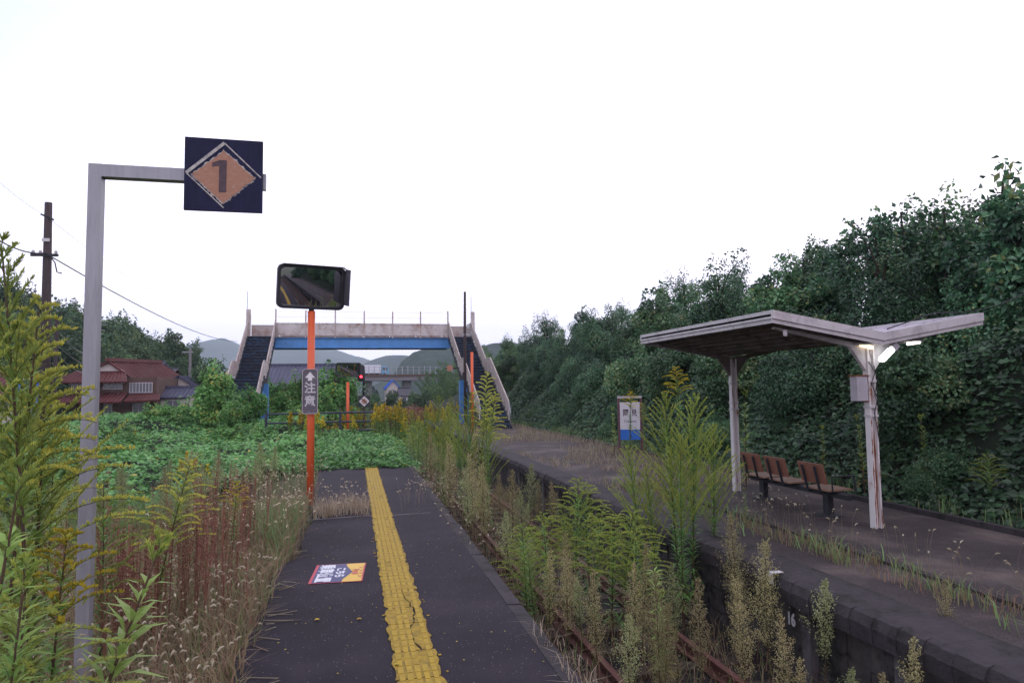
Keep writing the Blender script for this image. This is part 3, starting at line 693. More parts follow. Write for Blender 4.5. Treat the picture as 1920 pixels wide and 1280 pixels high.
c=MB(); pts=[p10+(p11-p10)*(i/12)+Vector((0,0,-.10*math.sin(PI*i/12))) for i in range(13)]
p12=Vector((7.2,8.0,2.68)); pts+= [p11+(p12-p11)*(i/6)+Vector((0,0,.02)) for i in range(1,7)]
tag(c.tube(pts,.009,5).build('power_cable',M['cable']),'black cable running from the shelter roof towards the trees','cable')

# bench
be=empty('bench',(6.88,9.75,0),0,'row of brown seats with black metal frame under the shelter','bench')
MB().beam((0,-1.25,.33),(0,1.2,.33),.06,.07).build('rail',M['darksteel'],be)
for y in (.86,-.78):
    MB().beam((0,y,.02),(0,y,.32),.09,.12).build('leg',M['darksteel'],be); MB().lathe([(.20,0),(.20,.015),(.06,.03)],(0,y,.012),18).build('base_plate',M['darksteel'],be)
def seat(yc,back=True,w=.56):
    q=MB(); q.prism([(-.16,.415),(.22,.425),(.27,.40),(.27,.385),(.22,.40),(-.16,.39)],yc-w/2,yc+w/2); q.build('seat',M['bench_seat'],be)
    if back:
        q=MB(); q.prism([(-.165,.50),(-.24,.79),(-.262,.785),(-.187,.495)],yc-w/2,yc+w/2); q.build('backrest',M['bench'],be)
    for d in (-.14,.14):
        q=MB(); q.beam((-.19,yc+d,.36),(-.285,yc+d,.75),.03,.025); q.beam((-.19,yc+d,.365),(.2,yc+d,.375),.03,.03); q.build('bracket',M['darksteel'],be)
for yc in (.86,.17,-.73): seat(yc)
MB().tube([(-.16,-1.1,.40),(-.17,-1.1,.62),(.2,-1.1,.62),(.23,-1.1,.40)],.014,7).build('armrest',M['darksteel'],be)

# station sign
sn=empty('station_sign',(at(1181,780,19).x,19,0),R(-14),'white and blue station name board with two dark characters','sign')
for s in (-1,1): MB().box(s*.33-.03,-.03,-.1,s*.33+.03,.03,1.66).build('post',M['maroon'],sn)
MB().box(-.36,-.035,1.62,.36,.035,1.68).build('top_rail',M['boxgrey'],sn)
MB().box(-.295,-.015,.40,.295,.015,1.50).build('board',M['signwhite'],sn)
MB().box(-.295,-.019,.40,.295,-.0155,.70).build('blue_band',M['signblue'],sn)
text_mesh('岡',.22,M['faded_black'],sn,Matrix.Translation((-.125,-.018,1.18))@FACE,'lettering',.8,.001,bold=.004)
text_mesh('見',.22,M['faded_black'],sn,Matrix.Translation((.125,-.018,1.18))@FACE,'lettering',.8,.001,bold=.004)
text_mesh('Okami',.11,M['faded_black'],sn,Matrix.Translation((0,-.018,.94))@FACE,'lettering',1.2,.001)

# ------------------------------------------------------------------ houses, pole, viaduct
def tiled(b,a,bb,c,d,m=0,n=12):
    """roof plane a-b (eave) to d-c (ridge) as ribs of tiles"""
    a,bb,c,d=map(Vector,(a,bb,c,d)); nrm=(bb-a).cross(d-a).normalized()
    if nrm.z<0: nrm=-nrm
    b.add([a,bb,c,d,a-nrm*.12,bb-nrm*.12,c-nrm*.12,d-nrm*.12],[(0,1,2,3),(7,6,5,4),(0,4,5,1),(1,5,6,2),(2,6,7,3),(3,7,4,0)],m)
    for i in range(n+1):
        t=i/n; p=a+(bb-a)*t; q=d+(c-d)*t; b.beam(p+nrm*.03,q+nrm*.03,.11,.06,up=nrm,m=m)
def window(parent,x0,x1,z0,z1,y,n=3,face='y'):
    w=MB(); w.box(x0-.05,y-.05,z0-.06,x1+.05,y-.02,z0).box(x0-.05,y-.05,z1,x1+.05,y-.02,z1+.06)
    for i in range(n+1): xx=x0+(x1-x0)*i/n; w.box(xx-.03,y-.048,z0,xx+.03,y-.022,z1)
    wf=w.build('window',M['boxgrey'],parent); MB().box(x0,y-.02,z0,x1,y-.005,z1).build('pane',M['glass'],wf); return wf
Yh=64
def X(px,Y=Yh): return at(px,720,Y).x
def Z(py,px=250,Y=Yh): return at(px,py,Y).z
h1=empty('tiled_house',(0,0,0),0,'two storey house with glossy red tiled roofs behind the green weeds','house')
gx0,gx1=X(112),X(292); cxr=X(192); zt=Z(676); ze1=Z(713); zs1=Z(740)
MB().box(X(122),Yh+1,-2,X(288),Yh+9,ze1+.3).build('wall',M['wall_brown'],h1)
r=MB()
ex=X(246)
tiled(r,(X(246),Yh+1.2,ze1),(X(297),Yh+10,ze1+.15),(X(236),Yh+10.5,zt+.2),(cxr,Yh+1.2,zt),n=16)          # main plane facing the track
tiled(r,(X(140),Yh+10,ze1),(X(112),Yh+1.2,ze1),(cxr,Yh+1.2,zt),(cxr+.2,Yh+10.5,zt),n=10)
tiled(r,(X(100),Yh-.4,ze1-.1),(X(240),Yh-.4,ze1-.1),(X(222),Yh+1.6,Z(694)),(X(132),Yh+1.6,Z(694)),n=18)       # front skirt
r.beam((cxr,Yh+1.0,zt+.15),(X(236),Yh+10.6,zt+.35),.35,.3)
r.build('roof',M['roof_red'],h1)
MB().prism([(X(140),Z(694)),(X(222),Z(694)),(cxr,zt-.15)],Yh+1.45,Yh+1.5).build('gable',M['plaster'],h1)
r=MB()
tiled(r,(X(98),Yh-1.4,Z(752)),(X(236),Yh-1.4,Z(752)),(X(232),Yh+.98,Z(736)),(X(104),Yh+.98,Z(736)),n=18)
r.build('lower_roof',M['roof_red'],h1)
r=MB(); tiled(r,(X(238),Yh-.7,Z(752)),(X(303),Yh-.7,Z(750)),(X(292),Yh+.98,Z(739)),(X(240),Yh+.98,Z(739)),n=12); r.build('lower_roof',M['roof_red'],h1)
window(h1,X(125),X(175),Z(728),Z(716),Yh+1,4); window(h1,X(186),X(222),Z(728),Z(716),Yh+1,3); window(h1,X(237),X(280),Z(735),Z(718),Yh+.9,7)
window(h1,X(188),X(204),Z(775),Z(757),Yh+1,2); window(h1,X(244),X(266),Z(775),Z(756),Yh+.9,2)
c=MB(); az=at(150,600,Yh).z; c.tube([(X(150),Yh+4,zt-1),(X(150),Yh+4,az)],.04,5)
for k,zz in enumerate((0,.5,.9)): c.tube([(X(150)-.7+.2*k,Yh+4,az-zz),(X(150)+.7-.2*k,Yh+4,az-zz)],.03,4)
c.build('tv_antenna',M['galv'],h1)
def simple_house(name,px0,px1,py_e,py_r,Y,wallm,roofm,label,gable_front=True,depth=7,solar=False,wins=2):
    x0,x1=at(px0,720,Y).x,at(px1,720,Y).x; zE=at((px0+px1)/2,py_e,Y).z; zR=at((px0+px1)/2,py_r,Y).z
    h=empty(name,(0,0,0),0,label,'house'); MB().box(x0+.3,Y+.3,-2.3,x1-.3,Y+depth-.3,zE+.1).build('wall',wallm,h)
    r=MB(); ym=Y+depth/2; xm=(x0+x1)/2
    if gable_front:
        tiled(r,(x0,Y+depth,zE),(x0,Y,zE),(xm,Y,zR),(xm,Y+depth,zR)); tiled(r,(x1,Y,zE),(x1,Y+depth,zE),(xm,Y+depth,zR),(xm,Y,zR))
        MB().prism([(x0+.3,zE+.1),(x1-.3,zE+.1),(xm,zR-.12)],Y+.3,Y+.4).build('gable',M['plaster'],h)
    else:
        tiled(r,(x0,Y,zE),(x1,Y,zE),(x1,ym,zR),(x0,ym,zR),n=int((x1-x0)/.35)); tiled(r,(x1,Y+depth,zE),(x0,Y+depth,zE),(x0,ym,zR),(x1,ym,zR),n=10)
        r.beam((x0,ym,zR+.08),(x1,ym,zR+.08),.3,.25)
    r.build('roof',roofm,h)
    if solar:
        s=MB(); zz=.5; 
        for t0 in (.12,.52): s.add([(x0+(x1-x0)*.1,Y+depth/2*t0,zE+(zR-zE)*t0+.15),(x1-(x1-x0)*.1,Y+depth/2*t0,zE+(zR-zE)*t0+.15),(x1-(x1-x0)*.1,Y+depth/2*(t0+.36),zE+(zR-zE)*(t0+.36)+.15),(x0+(x1-x0)*.1,Y+depth/2*(t0+.36),zE+(zR-zE)*(t0+.36)+.15)],[(0,1,2,3)])
        s.build('solar_panel',M['panel'],h)
    for i in range(wins):
        a=x0+.6+(x1-x0-1.2)*(i+.15)/max(wins,1); window(h,a,a+(x1-x0-1.2)*.6/max(wins,1),zE-1.3,zE-.3,Y+.3,2)
    return h
simple_house('tiled_house',238,290,692,677,82,M['plaster'],M['roof_blue'],'pale house with solar panels behind the red tiled roof',False,8,True)
simple_house('tiled_house',283,322,700,690,92,M['wall_pink'],M['roof_dark'],'small orange walled house with a dark roof beside the wooded hill',False,6)
simple_house('tiled_house',296,372,728,704,72,M['plaster'],M['roof_blue'],'low house with grey blue roof and a white gable',True,8)
simple_house('tiled_house',289,362,745,727,66,M['plaster'],M['roof_blue'],'long low blue tiled outbuilding nearest the footbridge stair',False,4,False,1)
simple_house('tiled_house',-60,40,745,700,60,M['plaster'],M['roof_red'],'pale house with red tiles half hidden behind tall goldenrod at the edge',False,7)
simple_house('warehouse',488,640,722,681,58,M['wall_brown'],M['roof_blue'],'long low building with dark purple tiles seen under the footbridge',False,12,False,0)
simple_house('tiled_house',722,752,729,712,135,M['plaster'],M['bluesheet'],'distant white house with a bright blue roof below the viaduct',True,9)
simple_house('tiled_house',748,770,742,728,125,M['truckwhite'],M['roof_dark'],'distant low white shed beside the blue roofed house',False,6,False,1)
p=at(65,735,42)
bs=empty('blue_shed',(p.x,42,p.z-1.6),R(20),'bright blue shed with a white top beside the old timber pole','shed')
MB().box(-.75,-.4,-1,.45,.5,2.2).build('wall',M['bluesheet'],bs); MB().box(-.8,-.45,2.21,.5,.55,2.34).build('roof',M['white'],bs); MB().box(-.55,-.42,.6,-.1,-.402,1.6).build('poster',M['stk_yellow'],bs)

def cable(name,pts,r,label,m=None): tag(MB().tube(pts,r,4).build(name,m or M['cable']),label,'cable')
def span(a,b_,sag,n=16): return [a+(b_-a)*(i/n)+Vector((0,0,-sag*4*(i/n)*(1-i/n))) for i in range(n+1)]
Yp=36
pt=at(91,380,Yp); up=empty('utility_pole',(pt.x,Yp,0),0,'tall dark timber utility pole with a crossarm left of the grey sign post','utility pole')
MB().tube([(.15,0,-1.5),(0.06,0,5),(0,0,pt.z)],.27,10,r1=.16).build('pole',M['pole_wood'],up,smooth=True)
zx=at(90,480,Yp).z; MB().beam((-.6,-.18,zx),(.55,-.18,zx+.02),.1,.12).build('crossarm',M['darksteel'],up)
c=MB()
for x in (-.5,-.2,.45): c.lathe([(.05,0),(.08,.08),(.05,.16)],(x,-.18,zx+.07),8)
c.build('insulator',M['boxgrey'],up)
MB().beam((-.25,-.14,pt.z-.6),(.3,-.14,pt.z-.85),.06,.08).build('bracket',M['darksteel'],up)
MB().tube([(.2,-.2,zx),(.45,-.25,zx-.35),(.55,-.25,zx-.8),(.75,-.25,zx-.85)],.03,5).build('drop_wire',M['cable'],up)
MB().box(-.16,-.2,pt.z-1.9,.16,-.15,pt.z-1.75).build('number_plate',M['worn_white'],up)
pA=Vector((pt.x,Yp-.2,zx+.1))
cable('overhead_cable',span(at(-30,432,26),pA,.25),.028,'thick overhead cable coming in to the timber pole from the left')
cable('overhead_cable',span(pA,at(445,640,120),1.0),.035,'thick overhead cable sagging from the timber pole to the footbridge stair')
pB=Vector((pt.x,Yp-.2,pt.z-.7))
cable('overhead_cable',span(at(-20,325,24),pB,.1),.008,'thin upper wire reaching the top of the timber pole')
cable('overhead_cable',span(pB,at(330,560,110),.8),.012,'thin upper wire leaving the pole top above the hill',M['concrete_pole'])
for i,(a,b2) in enumerate((((100,610),(170,665)),((100,640),(190,690)),((100,655),(170,700)))):
    cable('service_wire',span(at(*a,40),at(*b2,62),.4,8),.016,['pale service wire running to the red house, highest of three','pale service wire running to the red house, middle of three','pale service wire running to the red house, lowest of three','thin upper wire in front of the wooded hill','thin lower wire in front of the wooded hill'][i],M['boxgrey'])
pq=at(357,652,78); q=empty('utility_pole',(pq.x,78,-1.5),0,'slim distant concrete utility pole between the houses and the stair','utility pole')
MB().tube([(0,0,-1),(0,0,pq.z+1.5)],.16,8,r1=.12).build('pole',M['concrete_pole'],q); MB().box(-.8,-.08,pq.z+1.0,.3,.0,pq.z+1.1).build('crossarm',M['galv'],q)
pq=at(107,600,52); q=empty('utility_pole',(pq.x,52,-1.5),0,'thinner brown pole just behind the tall timber pole','utility pole')
MB().tube([(0,0,-1),(0,0,pq.z+1.5)],.17,8,r1=.12).build('pole',M['pole_wood'],q); MB().box(-.5,-.12,pq.z+.8,.5,-.05,pq.z+.9).build('crossarm',M['darksteel'],q)

# viaduct with truck
Yv=150
vd=empty('viaduct',(0,Yv,0),0,'distant concrete road viaduct with a tall post fence','viaduct')
z0=at(740,713,Yv).z; z1=at(740,703,Yv).z; xa=at(560,720,Yv).x; xb=at(880,720,Yv).x
MB().box(xa,0,z0,xb,9,z1-.35).build('deck',M['concrete_pole'],vd); MB().box(xa,-.15,z1-.34,xb,.15,z1+.15).build('parapet',M['wall_brown'],vd)
for px in (690,765,860): xx=at(px,720,Yv).x; MB().box(xx-.9,2,-2.4,xx+.9,5,z0-.01).build('pier',M['concrete_pole'],vd)
b=MB(); px=660
zp=at(740,686,Yv).z
while px<870: xx=at(px,720,Yv).x; b.box(xx-.07,.16,z1-.3,xx+.07,.3,zp); px+=10.5
b.box(xa,.2,zp-.25,xb,.24,zp-.19).box(xa,.2,(zp+z1)/2,xb,.24,(zp+z1)/2+.06); b.build('post_fence',M['galv'],vd)
xt=at(677,720,Yv+3).x; zt_=z1-.35
tk=empty('truck',(xt,Yv+3,zt_),0,'white box truck with a pale blue cab crossing the viaduct','truck')
zb=at(700,684,Yv+3).z-zt_
MB().box(0,0,.9,4.3,2.3,zb).build('cargo_box',M['truckwhite'],tk)
MB().prism([(4.4,.6),(6.0,.6),(6.1,1.3),(5.8,2.3),(5.2,2.65),(4.4,zb-.2)],.1,2.2).build('cab',M['cabblue'],tk)
MB().prism([(4.65,1.5),(5.75,1.5),(5.6,2.15),(4.65,2.15)],.06,.095).build('window',M['glass'],tk); MB().box(0,.2,.55,5.9,2.1,.88).build('chassis',M['darksteel'],tk)
for xw in (.8,1.8,5.1): MB().lathe([(.45,0),(.45,.25)],n=14).build('wheel',M['black'],tk).matrix_local=Matrix.Translation((xw,.26,.45))@Matrix.Rotation(PI/2,4,'X')

# ------------------------------------------------------------------ plants
def unit(n):
    v=RNG.normal(size=(n,3)); return v/np.linalg.norm(v,axis=1,keepdims=True)
def crown_tree(h,rx,nclump,nleaf,L,Wd,leafm,seed,label,name='bush',low=.15,narrow=False,trunk=True):
    rr=random.Random(seed); root=empty(name); root['label']=label
    cl=[]
    for i in range(nclump):
        z=low*h+(1-low)*h*(rr.random()**.85)*.9; k=1-abs(z/h-.45)*1.05
        a=rr.random()*2*PI; rad=rx*max(.2,k)*math.sqrt(rr.random())*.8
        s=rx*rr.uniform(.19,.46)*(.75 if z>.75*h else 1)
        cl.append((rad*math.cos(a),rad*math.sin(a),z,s,s*rr.uniform(.6,.95)))
    for i in range(max(2,nclump//7)):        # sprigs that break the outline
        a=rr.random()*2*PI; cl.append((rx*.5*math.cos(a)*rr.random(),rx*.5*math.sin(a)*rr.random(),h*rr.uniform(.92,1.08),rx*.13,rx*.26))
    cl=np.array(cl); wts=cl[:,3]**2; wts/=wts.sum()
    idx=RNG.choice(len(cl),nleaf,p=wts); d=unit(nleaf); rad=.62+.40*RNG.random(nleaf)**.6
    P=cl[idx,:3]+d*np.stack([cl[idx,3],cl[idx,3],cl[idx,4]],1)*rad[:,None]
    D=d*.8+unit(nleaf)*.8; D[:,2]-=.35
    Nn=unit(nleaf)*.7+d*.6; Nn[:,2]+=.7
    rnd=np.clip(.5+.33*RNG.normal(size=nleaf)*.6+ (RNG.random(len(cl))-.5)[idx]*.75,0,1)
    MB().leaves(P,D,Nn,L*(.6+.7*RNG.random(nleaf)),Wd*(.7+.6*RNG.random(nleaf)),rnd=rnd).build('crown',leafm,root)
    b=MB(); b.tube([(0,0,-.4),(.04*h*rr.uniform(-1,1),.04*h*rr.uniform(-1,1),h*.4),(0,0,h*.75)],.035*h**.8+.03,7,r1=.02)
    for c in cl[::2]:
        z0=max(.1*h,c[2]-.35*h*rr.uniform(.5,1)); b.tube([(0,0,z0),(c[0]*.5,c[1]*.5,(z0+c[2])/2+.05*h),(c[0],c[1],c[2])],.022*h**.5,5,r1=.006)
    b.build('trunk',M['bark'],root)
    return root
def bamboo_tree(h,rx,nleaf,L,leafm,seed,name='bamboo'):
    rr=random.Random(seed); root=empty(name); b=MB(); s=MB()
    for i in range(26):
        a=rr.random()*2*PI; r0=rx*.5*math.sqrt(rr.random()); x,y=r0*math.cos(a),r0*math.sin(a); hh=h*rr.uniform(.72,1.05); ln=rx*.7; a2=a+rr.uniform(-.6,.6)
        pts=[(x+ln*math.cos(a2)*t**2.4,y+ln*math.sin(a2)*t**2.4,hh*(t-.12*t**4)) for t in lin(0,1,8)]
        s.tube(pts,.035,4,r1=.008)
        n=nleaf//26; t=.3+.7*RNG.random(n)**.8; P=np.stack([np.interp(t,lin(0,1,8),[p[k] for p in pts]) for k in range(3)],1)
        P+=unit(n)*(rx*.22*(1.1-t*.6))[:,None]*RNG.random(n)[:,None]; D=unit(n); D[:,2]-=.9
        b.leaves(P,D,unit(n)+np.array([0,0,.8]),L*(.7+.6*RNG.random(n)),L*.28)
    b.build('leaves',leafm,root); s.build('culms',M['stem_green'],root); return root

def goldenrod(h,seed,leafm,plm,arch,nbr=30,blen=.36,t0=.55,name='goldenrod',dense=1.0,beads=False,nl=75,lsz=1.0):
    rr=random.Random(seed); root=empty(name)
    ax,ay=rr.uniform(-.06,.06)*h*.5,rr.uniform(-.06,.06)*h*.5
    S=lambda t:np.array([ax*t*t,ay*t*t,h*t])
    MB().tube([S(t) for t in lin(0,.98,9)],.011,6,r1=.003).build('stem',M['stem_brown'],root)
    n=int(1.5*nl*h); t=np.sort(.10+.78*RNG.random(n)); a=np.arange(n)*2.39996+rr.random()*6; e=R(18)+R(38)*RNG.random(n)
    P=np.stack([ax*t*t,ay*t*t,h*t],1); D=np.stack([np.cos(a)*np.cos(e),np.sin(a)*np.cos(e),np.sin(e)],1)
    L=(.15-.09*t)*(.7+.6*RNG.random(n))*lsz; Nn=np.stack([-np.cos(a)*.6,-np.sin(a)*.6,1+0*a],1)
    rn=np.clip((t-.06)*1.7+.18*RNG.normal(size=n),0,1); D[:,2]-=np.where(t<.25,.7,0)
    MB().leaves(P,D,Nn,L,L*(.17 if lsz<1.5 else .175)+.003,rnd=rn,droop=.22).build('leaves',leafm,root)
    b=MB(); sb=MB()
    for i in range(nbr):
        u=i/(nbr-1); t=t0+(1-t0)*u; a=i*2.39996+rr.uniform(-.3,.3); bl=h*.5*blen*(max(0,1-u)**.7)*rr.uniform(.75,1.2)+.04
        p=S(t); e0=R(62 if not arch else 48)+rr.uniform(-.15,.15); pts=[]; m=7
        for k in range(m+1):
            s=k/m; pts.append(p.copy()); e=e0-(1.15 if arch else .35)*s; p=p+np.array([math.cos(a)*math.cos(e),math.sin(a)*math.cos(e),math.sin(e)])*bl/m
        sb.tube(pts,.0025,3,r1=.001,cap=False)
        k=int((52 if beads else 44)*dense*(.5+bl/.2)); s=np.sort(.12+.88*RNG.random(k)); ar=np.array(pts); Q=np.stack([np.interp(s,lin(0,1,m+1),ar[:,j]) for j in range(3)],1)
        dr=ar[-1]-ar[0]; dr/=np.linalg.norm(dr)+1e-9
        if beads:
            Dd=unit(k)*.7+np.array([0,0,.9]); b.leaves(Q,Dd,unit(k),.016+.010*RNG.random(k),.0075,rnd=np.clip(s*.5+.5*RNG.random(k),0,1),mid=.55)
        else:
            Dd=dr*1.1+unit(k)*.75+np.array([0,0,.25]); b.leaves(Q,Dd,unit(k)+np.array([0,0,.5]),(.036-.016*s)*(.7+.6*RNG.random(k)),.0058,rnd=np.clip(s*.6+.4*RNG.random(k),0,1))
    b.build('plume',plm,root); sb.build('plume_stalks',M['stem_green'],root)
    return root
def horseweed(h,seed,plm,nbr=48,wid=.16,t0=.3,name='horseweed'):
    rr=random.Random(seed); root=empty(name); ax,ay=rr.uniform(-.1,.1)*h,rr.uniform(-.1,.1)*h
    S=lambda t:np.array([ax*t*t,ay*t*t,h*t])
    st=MB(); st.tube([S(t) for t in lin(0,1,8)],.008,5,r1=.002); b=MB()
    for i in range(nbr):
        u=i/(nbr-1); t=t0+(.98-t0)*u; a=i*2.39996; bl=1.5*wid*h*(1.05-u)**.75*rr.uniform(.6,1.3)*min(1,.45+u*2); p=S(t); e=R(58)+rr.uniform(-.25,.15)
        q=p+np.array([math.cos(a)*math.cos(e),math.sin(a)*math.cos(e),math.sin(e)])*bl
        st.tube([p,(p+q)/2+np.array([0,0,-.01]),q],.002,3,r1=.0008,cap=False)
        k=int(18+bl*130); s=.2+.8*RNG.random(k); Q=p+(q-p)*s[:,None]+unit(k)*(.05*min(1.4,bl/.2)*RNG.random(k))[:,None]
        b.leaves(Q,unit(k)+np.array([0,0,.6]),unit(k),.013+.013*RNG.random(k),.010,mid=.5)
    st.build('stem',M['stem_brown'],root); b.build('seed_head',plm,root)
    n=int(55*h); t=.05+.6*RNG.random(n); a=RNG.random(n)*2*PI; e=R(10)+R(45)*RNG.random(n)
    MB().leaves(np.stack([ax*t*t,ay*t*t,h*t],1),np.stack([np.cos(a)*np.cos(e),np.sin(a)*np.cos(e),np.sin(e)-.3*(t<.25)],1),np.stack([-np.cos(a)*.5,-np.sin(a)*.5,1+0*a],1),.05+.05*RNG.random(n),.008,rnd=np.clip(t*1.5+.2*RNG.normal(size=n),0,1),droop=.2).build('leaves',M['lf_horse'],root)
    return root
def dock(h,seed,m):
    rr=random.Random(seed); root=empty('dock'); st=MB(); b=MB()
    for j in range(rr.randint(1,3)):
        a=rr.random()*6.28; top=np.array([.10*h*math.cos(a)*rr.random(),.10*h*math.sin(a)*rr.random(),h*rr.uniform(.75,1)]); base=np.array([0,0,0 if j==0 else .15*h*rr.random()])
        st.tube([base,base*.5+top*.5,top],.006,4,r1=.002,cap=False)
        k=85; s=.35+.65*RNG.random(k); Q=base+(top-base)*s[:,None]+unit(k)*.012
        b.leaves(Q,unit(k)+np.array([0,0,.4]),unit(k),.018,.013,mid=.5)
    st.build('stalks',m,root); b.build('seeds',m,root); return root

BANK='bushes on the overgrown bank beyond the second platform'
def mk_bush(i):
    par=[(5.2,2.5,40,19000,'lf_thicket'),(4.6,2.3,36,17000,'lf_thicket2'),(5.8,2.4,42,19000,'lf_thicket'),(4.2,2.6,36,17000,'lf_thicket'),(5.0,2.1,36,17000,'lf_thicket2')][i]
    return lambda: crown_tree(par[0],par[1],par[2],par[3],[.13,.15,.13,.14,.165][i],[.088,.12,.085,.10,.13][i],M[par[4]],20+i,'x',low=.02)
# rows of bushes along the bank, near to far and behind the viewer (seen in the mirrors)
rw=random.Random(11)
ntree=0
for xrow,h0,step,yr in((10.5,.56,2.7,(4.6,44)),(12.6,.70,3.0,(5,60)),(15.4,.70,3.8,(4,80)),(19.5,.78,5.5,(6,100))):
    y=yr[0]
    while y<yr[1]:
        i=rw.randrange(5); x=xrow+rw.uniform(-.5,.5); s=h0*rw.uniform(.78,1.16)
        if y>34 and xrow<11: x+=.6
        spawn('bush%d'%i,mk_bush(i),(x,y,bankz(x,y)-.15),rw.random()*6.28,s,'dense dark green bush smothered in vines on the bank behind the second platform','bush',BANK)
        y+=step*rw.uniform(.85,1.2)*(1+y/70); ntree+=1
for (x,y,s) in ((11,1,.95),(11.5,-4,1.0),(11,-9,1.05),(12,-15,1.1),(12,-22,1.1),(7.6,-18,1.0),(-5,-14,.9),(-7,-8,.8)):
    i=rw.randrange(5); spawn('bush%d'%i,mk_bush(i),(x,y,bankz(x,y)-.2 if x>8.7 else -.4),rw.random()*6.28,s,'dense dark green bush smothered in vines on the bank behind the second platform','bush',BANK)
for k in range(20):
    y=5.6+k*1.75+rw.uniform(-.5,.5); i=rw.randrange(5); spawn('bush%d'%i,mk_bush(i),(9.45+rw.uniform(-.2,.5),y,-.3),rw.random()*6.28,rw.uniform(.17,.34),'low leafy shrub at the foot of the bank along the second platform','bush','low shrubs at the foot of the bank')
# skyline trees with open crowns
def mk_open(i): return lambda: crown_tree(4.6,1.35,15,1500+500*i,.19,.13,M['lf_thicket'],60+i,'x','skyline_tree',low=.35)
for px,py,Y,i,s,lab in ((1870,285,11.5,0,1.0,'tall leaning tree rising above the bank at the far right of the skyline'),(1690,372,15.5,1,.8,'open crowned tree on the bank above the right end of the shelter roof'),(1580,425,16,2,.75,'open crowned tree on the bank above the middle of the shelter roof'),(1245,520,29,1,1.15,'round topped dark tree on the skyline left of the shelter'),(1100,578,42,2,.8,'small forked tree poking above the far end of the bank')):
    P=at(px,py,Y); h=4.6*1.08*s
    spawn('open%d'%i,mk_open(i),(P.x,Y,P.z-h),i*1.3+px,s,lab,'tree')
for px,py,Y,i,s,lab in ((1640,400,15,2,.6,'small open tree on the bank beside the open crowned one'),(1540,450,17.5,1,.6,'small feathery tree on the bank above the left wing of the shelter'),(1770,365,13,1,.7,'ragged open tree on the bank between the skyline trees near the right'),(1905,330,10.5,2,.8,'ragged tree top cut by the right edge of the view')):
    P=at(px,py,Y); spawn('open%d'%i,mk_open(i),(P.x,Y,P.z-4.6*1.08*s),px*.7,s,lab,'tree')
for px,py,Y,s in ((1180,600,46,.9),(1060,612,58,1.0),(1010,622,66,1.1),(960,635,80,1.2),(905,650,95,1.25),(860,668,110,1.2),(815,690,120,1.1),(840,700,85,.9),(930,660,70,.9),(800,735,100,.7),(1110,640,50,.9)):
    P=at(px,py,Y); spawn('bamboo',lambda:bamboo_tree(7.5,2.9,9000,.24,M['lf_bamboo'],5),(P.x,Y,P.z-7.2*s),px*.37,s*(1.0),'pale green bamboo clump at the far end of the overgrown bank','bamboo','bamboo clumps at the far end of the bank')
# wooded hill on the left
for k,(px,py,Y) in enumerate([(10,530,95),(45,545,100),(80,556,105),(115,572,95),(150,578,105),(185,590,110),(215,596,105),(240,606,112),(262,620,115),(285,632,118),(310,640,120),(330,628,112),(345,655,118),(60,600,88),(130,620,90),(210,640,92),(250,650,95),(290,665,98),(320,672,100),(20,590,80),(170,650,86),(230,625,98),(275,655,102),(345,685,96),(100,630,84)]):
    P=at(px,py,Y); s=1.0+.25*((k*7)%5)/5
    if k%3==2: spawn('hillbamboo',lambda:bamboo_tree(7.5,3.2,7000,.34,M['lf_hill'],8),(P.x,Y,P.z-7.3*s),k*1.7,s,'mid green bamboo clump on the wooded hill behind the houses','bamboo','bamboo on the wooded hill')
    else: spawn('hilltree%d'%(k%3),lambda k=k:crown_tree(7.0,3.2,30,7000,.36,.26,M['lf_hill'],80+k%3,'x','hill_tree',low=.1),(P.x,Y,P.z-7.2*s),k*1.1,s,'dark rounded tree on the wooded hill behind the houses','tree','trees on the wooded hill')
P=at(400,672,75); spawn('roundtree',lambda:crown_tree(5,2.6,26,7000,.24,.17,M['lf_hill'],95,'x','round_tree',low=.15),(P.x,75,P.z-5.2),0,1,'dark round tree at the foot of the far mountain beside the stair','tree')
P=at(325,617,100); spawn('lonetree',lambda:crown_tree(6,1.7,12,1800,.34,.24,M['lf_hill'],97,'x','lone_tree',low=.5),(P.x,100,P.z-6.3),0,1,'lone thin tree standing above the right end of the wooded hill','tree')

# vine mounds
def mk_mound(i): return lambda: crown_tree(2.4,1.15,22,5200,.13,.12,M['lf_kudzu'],120+i,'x','vine_mound',low=.0)
for px,py,Y,s,i,lab in ((400,690,33,1.05,0,'vine mound climbing the outer side of the left footbridge stair'),(468,730,33.5,.82,1,'vine mound covering the foot of the inner stair rail'),(545,760,31,.62,0,'bushy green vine mound left of the orange mirror pole'),(630,690,44,1.5,1,'tall column of vines beside the distant mirror'),(555,705,46,1.1,0,'broad vine covered bush in front of the purple roofed building'),(515,715,45,1.0,1,'vine covered bush under the left end of the bridge girder'),(430,750,30,.6,1,'low vine mound at the bottom step of the left stair'),(352,752,36,.7,0,'vine mound between the red house and the stair'),(600,735,40,.8,0,'low bush directly behind the orange mirror pole')):
    P=at(px,py,Y); h=2.4*1.0*s
    spawn('mound%d'%i,mk_mound(i),(P.x,Y,P.z-h),px*.7,s,lab,'bush')

HUM=[]
for k in range(34):
    x=rw.uniform(-13,-2.0); y=rw.uniform(15,37)
    if x>-3.4 and y>26: continue
    HUM.append((x,y,rw.uniform(.22,.52)))
